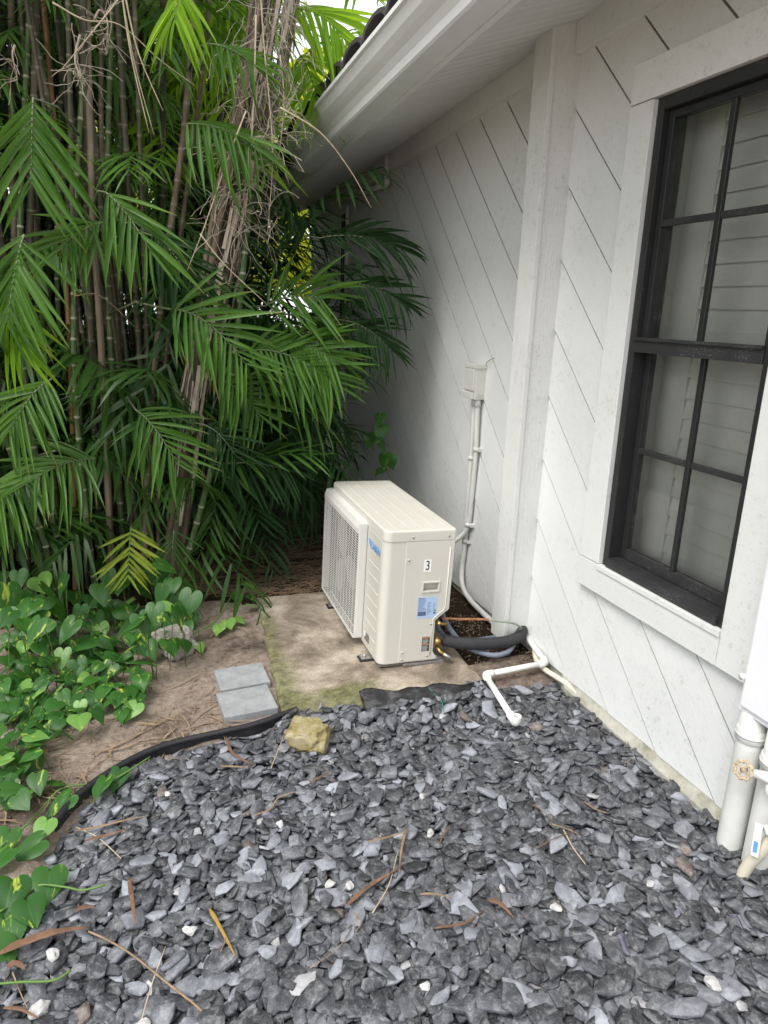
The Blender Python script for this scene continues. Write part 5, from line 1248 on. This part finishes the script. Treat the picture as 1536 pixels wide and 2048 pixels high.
# fronds: (cane index, base px, tip px, Y base, Y tip, arch, leaflet pairs, leaflet length, material, extra)
FR = [
 (2, (66, 196), (62, 372), 3.75, 3.62, 0.02, 13, 0.40, 'palm_leaf_front', dict(ang=66, droop=0.45)),
 (3, (212, 385), (300, 500), 3.80, 3.55, 0.05, 11, 0.36, 'palm_leaf_front', dict(ang=48, droop=0.5)),
 (9, (370, 248), (470, 268), 3.95, 3.80, 0.03, 9, 0.40, 'palm_leaf_front', dict(ang=75, droop=0.9)),
 (10, (48, 470), (16, 640), 3.45, 3.30, 0.06, 13, 0.36, 'palm_leaf_front', dict(ang=52, droop=0.6)),
 (0, (-40, 560), (40, 700), 3.55, 3.40, 0.06, 10, 0.32, 'palm_leaf_sun_tint', dict(ang=50, droop=0.6)),
 (4, (335, 618), (492, 728), 3.85, 3.55, 0.14, 15, 0.36, 'palm_leaf_front', dict(ang=62, droop=0.12)),
 (5, (272, 820), (352, 925), 3.85, 3.62, 0.07, 12, 0.31, 'palm_leaf_front', dict(ang=60, droop=0.15)),
 (11, (190, 918), (70, 958), 3.75, 3.50, 0.05, 14, 0.33, 'palm_leaf_front', dict(ang=66, droop=0.35)),
 (10, (60, 960), (-20, 1020), 3.65, 3.45, 0.05, 10, 0.32, 'palm_leaf_front', dict(ang=62, droop=0.35)),
 (13, (530, 612), (640, 596), 4.1, 3.95, 0.06, 13, 0.36, 'palm_leaf_front', dict(ang=60, droop=0.25)),
 (13, (490, 702), (668, 768), 4.0, 3.75, 0.13, 17, 0.38, 'palm_leaf_front', dict(ang=62, droop=0.25)),
 (9, (445, 760), (525, 838), 4.0, 3.85, 0.06, 13, 0.29, 'palm_leaf_front', dict(ang=66, droop=0.2)),
 (12, (420, 932), (575, 940), 4.1, 3.95, 0.06, 14, 0.32, 'palm_leaf_shade_tint', dict(ang=60, droop=0.35)),
 (13, (640, 476), (800, 498), 4.3, 4.15, 0.08, 12, 0.36, 'palm_leaf_shade_tint', dict(ang=42, droop=0.25)),
 (13, (680, 566), (812, 612), 4.25, 4.1, 0.08, 15, 0.30, 'palm_leaf_shade_tint', dict(ang=56, droop=0.35)),
 (13, (668, 640), (782, 700), 4.2, 4.05, 0.10, 15, 0.31, 'palm_leaf_shade_tint', dict(ang=58, droop=0.45)),
 (13, (560, 690), (668, 722), 4.0, 3.80, 0.08, 15, 0.36, 'palm_leaf_front', dict(ang=60, droop=0.2)),
 (9, (600, 470), (560, 410), 4.3, 4.1, 0.04, 11, 0.32, 'palm_leaf_shade_tint', dict(ang=60, droop=0.2)),
 (9, (580, 20), (690, 80), 4.3, 4.1, 0.10, 13, 0.40, 'palm_leaf_sun_tint', dict(ang=50, droop=0.5)),
 (9, (600, 110), (640, 220), 4.5, 4.3, 0.08, 12, 0.38, 'palm_leaf_sun_tint', dict(ang=55, droop=0.2)),
 (8, (418, 88), (505, 128), 4.0, 3.85, 0.04, 8, 0.30, 'palm_leaf_front', dict(ang=60, droop=0.55)),
 (7, (360, -30), (350, 40), 3.9, 3.75, 0.04, 9, 0.32, 'palm_leaf_sun_tint', dict(ang=60, droop=0.9)),
 (4, (210, 445), (120, 500), 3.9, 3.75, 0.05, 11, 0.33, 'palm_leaf_front', dict(ang=55, droop=0.3)),
 (6, (300, 470), (380, 560), 4.05, 3.85, 0.08, 12, 0.34, 'palm_leaf_shade_tint', dict(ang=58, droop=0.4)),
 (12, (440, 262), (520, 305), 3.95, 3.75, 0.04, 7, 0.28, 'palm_leaf_front', dict(ang=42, droop=0.6)),
 (14, (100, 760), (20, 860), 3.8, 3.6, 0.06, 12, 0.34, 'palm_leaf_front', dict(ang=58, droop=0.4)),
 (12, (408, 850), (470, 910), 3.95, 3.8, 0.06, 10, 0.26, 'palm_leaf_shade_tint', dict(ang=60, droop=0.2)),
]
for i, (ci, b, t, yb_, yt_, arch, nl, ll, mat, kw) in enumerate(FR):
    e, path = CANES[ci]; B = DY(*b, yb_); Tp = DY(*t, yt_)
    att = min(path, key=lambda q: (q-B).length+max(0, q.z-B.z)*0.6)
    hero_frond(e, B, Tp, arch, nl+1, ll, mat, 300+i, attach=att, **kw)
yp = empty('palm_seedling', G(258, 1200)); tag(yp, 'young palm seedling with one bright yellow green frond near the ground', 'palm')
B = DY(262, 1052, 3.80); Tp = DY(256, 1150, 3.70); hero_frond(yp, B, Tp, 0.02, 10, 0.215, 'palm_leaf_yellow', 77, nrm=Vector((0.0, -0.9, 0.4)).normalized(), ang=74, droop=0.28, attach=Vector(yp.location), lw=0.042)
yp2 = empty('palm_seedling', G(345, 1190)); tag(yp2, 'young palm seedling with drooping green frond right of the yellow one', 'palm')
B = DY(348, 1060, 3.95); Tp = DY(345, 1110, 3.85); hero_frond(yp2, B, Tp, 0.02, 6, 0.24, 'palm_leaf', 78, nrm=Vector((0.0, -0.9, 0.4)).normalized(), ang=60, droop=0.4, attach=Vector(yp2.location))
# the thicket behind: canes and fronds nobody could count
parts = []; tin = []
for q in range(260):
    x, y = rnd.uniform(-3.0, 0.75), rnd.uniform(4.4, 7.4)
    if x > 0.3 and y < 5.0: continue
    lx, ly = rnd.gauss(0, 0.30), rnd.gauss(0, 0.25); h_ = rnd.uniform(3.6, 5.4)
    P = [(x, y, gz(x, y)-0.02), (x+lx*0.3, y+ly*0.3, h_*0.35), (x+lx*0.7, y+ly*0.7, h_*0.7), (x+lx, y+ly, h_)]
    V_, T_, tn = cane_tube(P, rnd.uniform(0.013, 0.024), True, 500+q); parts.append((V_, T_)); tin += tn
V_, T_ = merge(parts); o = link('cane_thicket', tri_mesh('cane_thicket', V_, T_, tin), 'cane_dark', None, True); tag(o, 'dense dark thicket of palm canes behind the nearer canes', 'thicket', kind='stuff')
def thicket(name, n, xr, yr, zr, mat, label, seed, lmin=0.30, lmax=0.44, keep=None):
    r = random.Random(seed); VV = []; TT = []; tn = []; o = 0; c_ = 0
    while c_ < n:
        x, y, z = r.uniform(*xr), r.uniform(*yr), r.uniform(*zr)
        if keep and not keep(x, y, z): continue
        a = r.gauss(-1.75, 1.0); L_ = r.uniform(0.5, 0.95); el_ = r.uniform(-0.5, 0.55)
        d = Vector((math.cos(a)*math.cos(el_), math.sin(a)*math.cos(el_), math.sin(el_))); B = Vector((x, y, z)); Tp = B+d*L_+Vector((0, 0, -0.18*L_))
        if Tp.x > 1.70 or B.x > 1.70: continue
        nrm = (Vector((0, 0, 1))+Vector((r.uniform(-0.4, 0.4), r.uniform(-0.7, 0.2), 0))); nrm = (nrm-d*nrm.dot(d)).normalized()
        v_, t_, q_ = frond_data(B, Tp, 0.14*L_, r.randrange(11, 16), r.uniform(lmin, lmax), r, nrm, r.uniform(50, 66), r.uniform(0.1, 0.6), 0.033)
        VV.append(v_); TT.append(t_+o); tn.append(q_); o += len(v_); c_ += 1
    ob = link(name, tri_mesh(name, np.concatenate(VV), np.concatenate(TT), np.concatenate(tn)), mat); return tag(ob, label, 'thicket', kind='stuff')
thicket('frond_thicket', 560, (-3.2, 0.9), (4.7, 7.6), (0.5, 5.2), 'palm_leaf_shade_tint', 'dark mass of palm fronds filling the depth of the clump', 11, 0.30, 0.44, lambda x, y, z: y > 5.4 or z < 1.8 or z > 4.0)
thicket('frond_thicket', 130, (-2.2, 0.7), (4.15, 4.9), (0.35, 4.6), 'palm_leaf', 'nearer layer of green palm fronds between the front canes', 12, 0.28, 0.40, lambda x, y, z: z < 2.0 or z > 3.7)
thicket('frond_thicket', 130, (0.45, 1.35), (4.6, 6.4), (0.4, 2.3), 'palm_leaf_shade_tint', 'palm fronds crowding against the far white wall', 13, 0.28, 0.38)
thicket('frond_thicket', 150, (0.2, 1.6), (4.7, 8.0), (2.9, 4.6), 'palm_leaf_sun_tint', 'sunlit bright palm fronds above the gutter at the top', 14, 0.32, 0.46)
thicket('frond_thicket', 420, (-4.6, 1.5), (7.0, 9.2), (0.3, 5.4), 'palm_leaf_shade_tint', 'shadowed wall of foliage closing the back of the palm clump', 16, 0.36, 0.52)
thicket('frond_thicket', 46, (-1.6, 0.4), (4.5, 5.2), (2.1, 3.7), 'palm_leaf_front', 'scattered mid green fronds between the upper canes', 17, 0.28, 0.38)
thicket('frond_thicket', 130, (-3.4, 0.0), (4.1, 6.0), (4.0, 5.8), 'palm_leaf', 'crown fronds arching over the top of the palm clump', 15, 0.34, 0.46)

# ------------------------------------------------------------------ pothos vines
def heart(seed):
    r = random.Random(seed); V = []; T = []; nu, nvv = 11, 7
    fold = r.uniform(0.06, 0.22); curl = r.uniform(0.05, 0.30); wv_ = r.uniform(0.0, 0.05); tint = []
    OUT = [(0.0, 0.0), (-0.09, 0.10), (-0.13, 0.22), (-0.09, 0.345), (0.03, 0.435), (0.19, 0.465), (0.38, 0.42), (0.58, 0.305), (0.77, 0.165), (0.92, 0.055), (1.0, 0.004)]
    sk = r.uniform(-0.06, 0.06)
    for i in range(nu):
        yo, xo = OUT[i]; tm = max(0.0, i/(nu-1))
        for j in range(nvv):
            s = j/(nvv-1)*2-1; x = s*xo*(1+sk*(1 if s > 0 else -1)); y = tm+(yo-tm)*abs(s)**1.5; t = max(0, y)
            z = fold*abs(x)-curl*t*t+wv_*math.sin(6*t+3*s)-0.45*max(0, abs(s)-0.55)*xo*0.6
            V.append((x, y, z)); tint.append(0.3+0.3*abs(s))
    for i in range(nu-1):
        for j in range(nvv-1):
            a = i*nvv+j; T += [(a, a+1, a+nvv+1), (a, a+nvv+1, a+nvv)]
    return V, T, tint
HP = {}
for mt_ in ('pothos_leaf', 'pothos_leaf_pale'):
    HP[mt_] = []
    for s in range(7):
        V_, T_, tn = heart(s+40); me = tri_mesh('leaf', V_, T_, tn); me.materials.append(M[mt_]); me.shade_smooth(); HP[mt_].append(me)
def vine(label, base, name='pothos_vine'):
    e = empty(name, base); tag(e, label, 'vine', 'heart-leaved vines on the ground'); return e
def add_leaf(e, p, l, head, tilt, roll, mat='pothos_leaf', stem=True):
    """leaf base at world p, length l, pointing heading head (rad, 0=+X), tilt above horizon"""
    d = Vector((math.cos(head)*math.cos(tilt), math.sin(head)*math.cos(tilt), math.sin(tilt)))
    n = Vector((0, 0, 1)) if abs(d.z) < 0.9 else Vector((0, -1, 0)); n = (n-d*n.dot(d)).normalized(); n = Matrix.Rotation(roll, 3, d) @ n
    x = d.cross(n).normalized(); PB = Vector(e.location); q = Vector(p)-PB
    o = bpy.data.objects.new('leaf', rnd.choice(HP[mat])); COL.objects.link(o); o.parent = e
    w_ = l*rnd.uniform(0.82, 1.05)
    o.matrix_local = Matrix(((x.x*w_, d.x*l, n.x*l, q.x), (x.y*w_, d.y*l, n.y*l, q.y), (x.z*w_, d.z*l, n.z*l, q.z), (0, 0, 0, 1)))
    return o
def pt(px, py, h): return G(px, py, h)
def patch(label, poly, n, hr, lr, seed, upright=0.0, pale=0.08):
    """leaves scattered over a pixel polygon of ground, height range hr"""
    r = random.Random(seed); cx = sum(p[0] for p in poly)/len(poly); cy = sum(p[1] for p in poly)/len(poly)
    c = G(cx, cy, gz(*G(cx, cy).to_2d())); e = vine(label, c); got = []; tries = 0; PB = Vector(c); parts = []
    x0_, x1_, y0_, y1_ = min(p[0] for p in poly), max(p[0] for p in poly), min(p[1] for p in poly), max(p[1] for p in poly)
    while len(got) < n and tries < 9000:
        tries += 1; x, y = r.uniform(x0_, x1_), r.uniform(y0_, y1_); ins = False
        for (xa, ya), (xb, yb) in zip(poly, poly[1:]+poly[:1]):
            if (ya > y) != (yb > y) and x < (xb-xa)*(y-ya)/(yb-ya)+xa: ins = not ins
        if not ins or any(math.hypot(x-a, y-b) < 9.5 for a, b in got): continue
        got.append((x, y)); h = r.uniform(*hr); p = G(x, y, h); g = gz(p.x, p.y); p.z = max(p.z, g+0.02)
        hd = r.gauss(-1.45, 0.95); tl = r.uniform(-0.75, 0.15)-upright*0.5
        add_leaf(e, p, r.uniform(*lr), hd, tl, r.uniform(-0.5, 0.5), 'pothos_leaf_pale' if r.random() < pale else 'pothos_leaf')
        gp_ = Vector((p.x+r.uniform(-0.06, 0.06), p.y+r.uniform(0.0, 0.10), g)); tube('stem', [gp_-PB, (gp_*0.35+p*0.65)-PB+Vector((0, 0.02, 0.02)), p-PB], 0.0022, 'vine_stem', e, 5)
    return e
patch('large dark heart-shaped leaves climbing at the foot of the palm canes', [(0, 1130), (60, 1090), (180, 1090), (330, 1120), (400, 1190), (400, 1235), (200, 1250), (0, 1240)], 58, (0.08, 0.40), (0.10, 0.155), 21, 0.7, 0.03)
patch('dense heart-shaped leaves around the pale grey rock', [(140, 1215), (300, 1190), (385, 1230), (390, 1280), (330, 1300), (240, 1300), (150, 1270)], 42, (0.03, 0.13), (0.085, 0.125), 22, 0.3)
patch('heart-shaped ground leaves at the left edge beside bare soil', [(0, 1230), (140, 1240), (280, 1300), (290, 1360), (200, 1420), (120, 1440), (60, 1500), (0, 1530)], 135, (0.015, 0.08), (0.07, 0.11), 23, 0.1, 0.14)
patch('small leaf cluster on the soil in front of the grey rock', [(235, 1350), (285, 1350), (290, 1400), (245, 1420)], 8, (0.02, 0.06), (0.08, 0.11), 24, 0.1, 0.3)
patch('leaf cluster at the left edge above the slate', [(0, 1460), (80, 1470), (90, 1530), (40, 1590), (0, 1600)], 15, (0.02, 0.08), (0.08, 0.115), 25, 0.1, 0.1)
def runner(label, px, h, leaves, r_=0.0034):
    P = []
    for x, y, *q in px:
        p = G(x, y, 0); p.z = slate_h(p.x, p.y)+h+(q[0] if q else 0); P.append(p)
    e = vine(label, P[0]); tube('stem', [q-P[0] for q in P], r_, 'vine_stem', e, 7, 6)
    for x, y, l, hx, hy, pale in leaves:
        a = G(x, y, 0); z = slate_h(a.x, a.y); a = G(x, y, z+0.045); b = G(x+hx, y+hy, z+0.02); d = b-a
        o = add_leaf(e, a, l, math.atan2(d.y, d.x), -0.25+rnd.uniform(-0.15, 0.1), rnd.uniform(-0.3, 0.3), 'pothos_leaf_pale' if pale else 'pothos_leaf')
    return e
runner('green vine runner with large leaves crossing the edging onto the slate', [(0, 1690), (45, 1655), (95, 1600), (125, 1575), (190, 1560), (235, 1550), (300, 1512)], 0.03,
    [(212, 1555, 0.10, -30, 50, 0), (240, 1538, 0.10, -18, 48, 0), (142, 1590, 0.11, -40, 35, 0), (105, 1570, 0.085, 20, -20, 0), (95, 1640, 0.085, -20, 40, 1), (60, 1590, 0.10, -45, 20, 1), (85, 1680, 0.12, -45, 30, 0), (20, 1660, 0.10, -20, 50, 0)])
runner('pale vine runner ending in a thin tip over the slate at left', [(0, 1820), (40, 1790), (75, 1768), (130, 1770), (165, 1772), (210, 1764)], 0.03,
    [(100, 1738, 0.115, -5, 58, 0), (25, 1760, 0.13, -12, 60, 0), (10, 1840, 0.12, 0, 60, 0), (20, 1700, 0.11, -30, 40, 0), (-5, 1880, 0.11, 20, 50, 0), (52, 1800, 0.10, 14, 40, 0)])
runner('cut green vine stem lying at the lower left edge', [(-10, 1965), (40, 1957), (105, 1945), (140, 1925)], 0.02, [])
runner('pale leaved vine runner reaching onto the corner of the concrete pad', [(340, 1285), (400, 1272), (440, 1245), (465, 1200), (490, 1172)], 0.06,
    [(488, 1165, 0.09, 20, 12, 1), (470, 1185, 0.08, 5, 25, 0), (495, 1210, 0.085, 35, 5, 1), (455, 1240, 0.09, 10, 25, 1), (440, 1250, 0.085, -12, 28, 1), (472, 1235, 0.075, 20, 15, 1), (395, 1285, 0.08, 12, 22, 1), (500, 1190, 0.07, 20, 20, 0)], 0.0036)
# climber on the far wall behind the unit
wv = vine('small green climber on the white wall behind the air conditioner', (1.70, 4.55, 0.0), 'climbing_vine')
Pw = [Vector((1.72, 4.30, 0.0)), Vector((1.76, 4.32, 0.4)), DY(775, 945, 4.35), DY(768, 905, 4.4), DY(757, 870, 4.42), DY(758, 828, 4.42)]
tube('stem', [q-Vector(wv.location) for q in Pw], 0.0035, 'vine_stem', wv, 6, 5)
for x, y, l, hd, tl in ((762, 828, 0.10, -2.4, -1.1), (764, 850, 0.11, -2.3, -1.0), (752, 870, 0.13, -2.6, -0.7), (760, 880, 0.11, -1.0, -1.1), (770, 908, 0.11, -2.2, -1.1), (778, 910, 0.11, -1.1, -1.2), (766, 938, 0.09, -2.6, -0.3)):
    add_leaf(wv, DY(x, y, 4.36), l, hd, tl, rnd.uniform(-0.5, 0.5))

# ------------------------------------------------------------------ trees behind
def tree(x, y, h, cr, mat, label, seed, nleaf=9000, ls=0.10):
    r = random.Random(seed); e = empty('background_tree', (x, y, gz(x, y))); tag(e, label, 'tree', 'trees beyond the palms')
    parts = [tube_data(spline([(0, 0, -0.1), (r.uniform(-0.2, 0.2), 0.1, h*0.35), (r.uniform(-0.3, 0.3), 0, h*0.7), (0, 0, h*0.92)], 5), [0.16*(1-0.8*i/15) for i in range(16)], 8, False)]
    for q in range(9):
        z = h*r.uniform(0.3, 0.8); a = r.uniform(0, 6.28); L_ = cr*r.uniform(0.5, 0.9)
        parts.append(tube_data(spline([(0, 0, z), (math.cos(a)*L_*0.5, math.sin(a)*L_*0.5, z+L_*0.35), (math.cos(a)*L_, math.sin(a)*L_, z+L_*0.5)], 4), [0.05*(1-0.8*i/8) for i in range(9)], 6, False))
    V_, T_ = merge(parts); link('trunk', tri_mesh('trunk', V_, T_, [0.2]*len(V_)), 'bark', e, True)
    rg = np.random.default_rng(seed); cl = []
    for q in range(46):
        a = rg.uniform(0, 6.28); rr = cr*math.sqrt(rg.uniform(0.05, 1)); z = h*rg.uniform(0.30, 1.02)
        k_ = math.sqrt(max(0.06, 1-((z/h-0.62)/0.46)**2)); cl.append((rr*k_*math.cos(a), rr*k_*math.sin(a), z, rg.uniform(0.25, 0.55)*cr*0.6))
    cl = np.array(cl); ci = rg.integers(len(cl), size=nleaf); dv = rg.normal(size=(nleaf, 3)); dv /= np.linalg.norm(dv, axis=1)[:, None]
    c_ = cl[ci, :3]+dv*(cl[ci, 3]*rg.uniform(0.3, 1.0, nleaf)**0.6)[:, None]*np.array([1, 1, 0.75])
    d = rg.normal(size=(nleaf, 3)); d[:, 2] -= 0.5; d /= np.linalg.norm(d, axis=1)[:, None]; s_ = np.cross(d, rg.normal(size=(nleaf, 3))); s_ /= np.linalg.norm(s_, axis=1)[:, None]
    l = ls*rg.uniform(0.7, 1.4, nleaf)[:, None]; V4 = np.stack([c_, c_+d*l*0.5+s_*l*0.28, c_+d*l, c_+d*l*0.5-s_*l*0.28], 1).reshape(-1, 3)
    b = np.arange(nleaf)[:, None]*4; T4 = np.concatenate([b+np.array([0, 1, 2]), b+np.array([0, 2, 3])])
    link('crown', tri_mesh('crown', V4, T4, np.repeat(rg.uniform(0, 1, nleaf), 4)), mat, e)
tree(1.9, 11.5, 4.9, 2.2, 'tree_leaf_sun_tint', 'yellow green sunlit tree showing above the roof edge', 1, 12000, 0.12)
tree(-0.8, 10.2, 6.0, 2.6, 'tree_leaf_green', 'green leafy tree behind the middle of the palm clump', 2)
tree(-4.2, 9.2, 6.2, 2.8, 'tree_leaf_green', 'green leafy tree behind the left side of the palm clump', 3)
tree(-6.6, 5.5, 5.8, 2.8, 'tree_leaf_green', 'green leafy tree left of the palm clump', 4)
tree(4.5, 14.5, 5.6, 2.6, 'tree_leaf_green', 'green leafy tree far behind the house', 5)
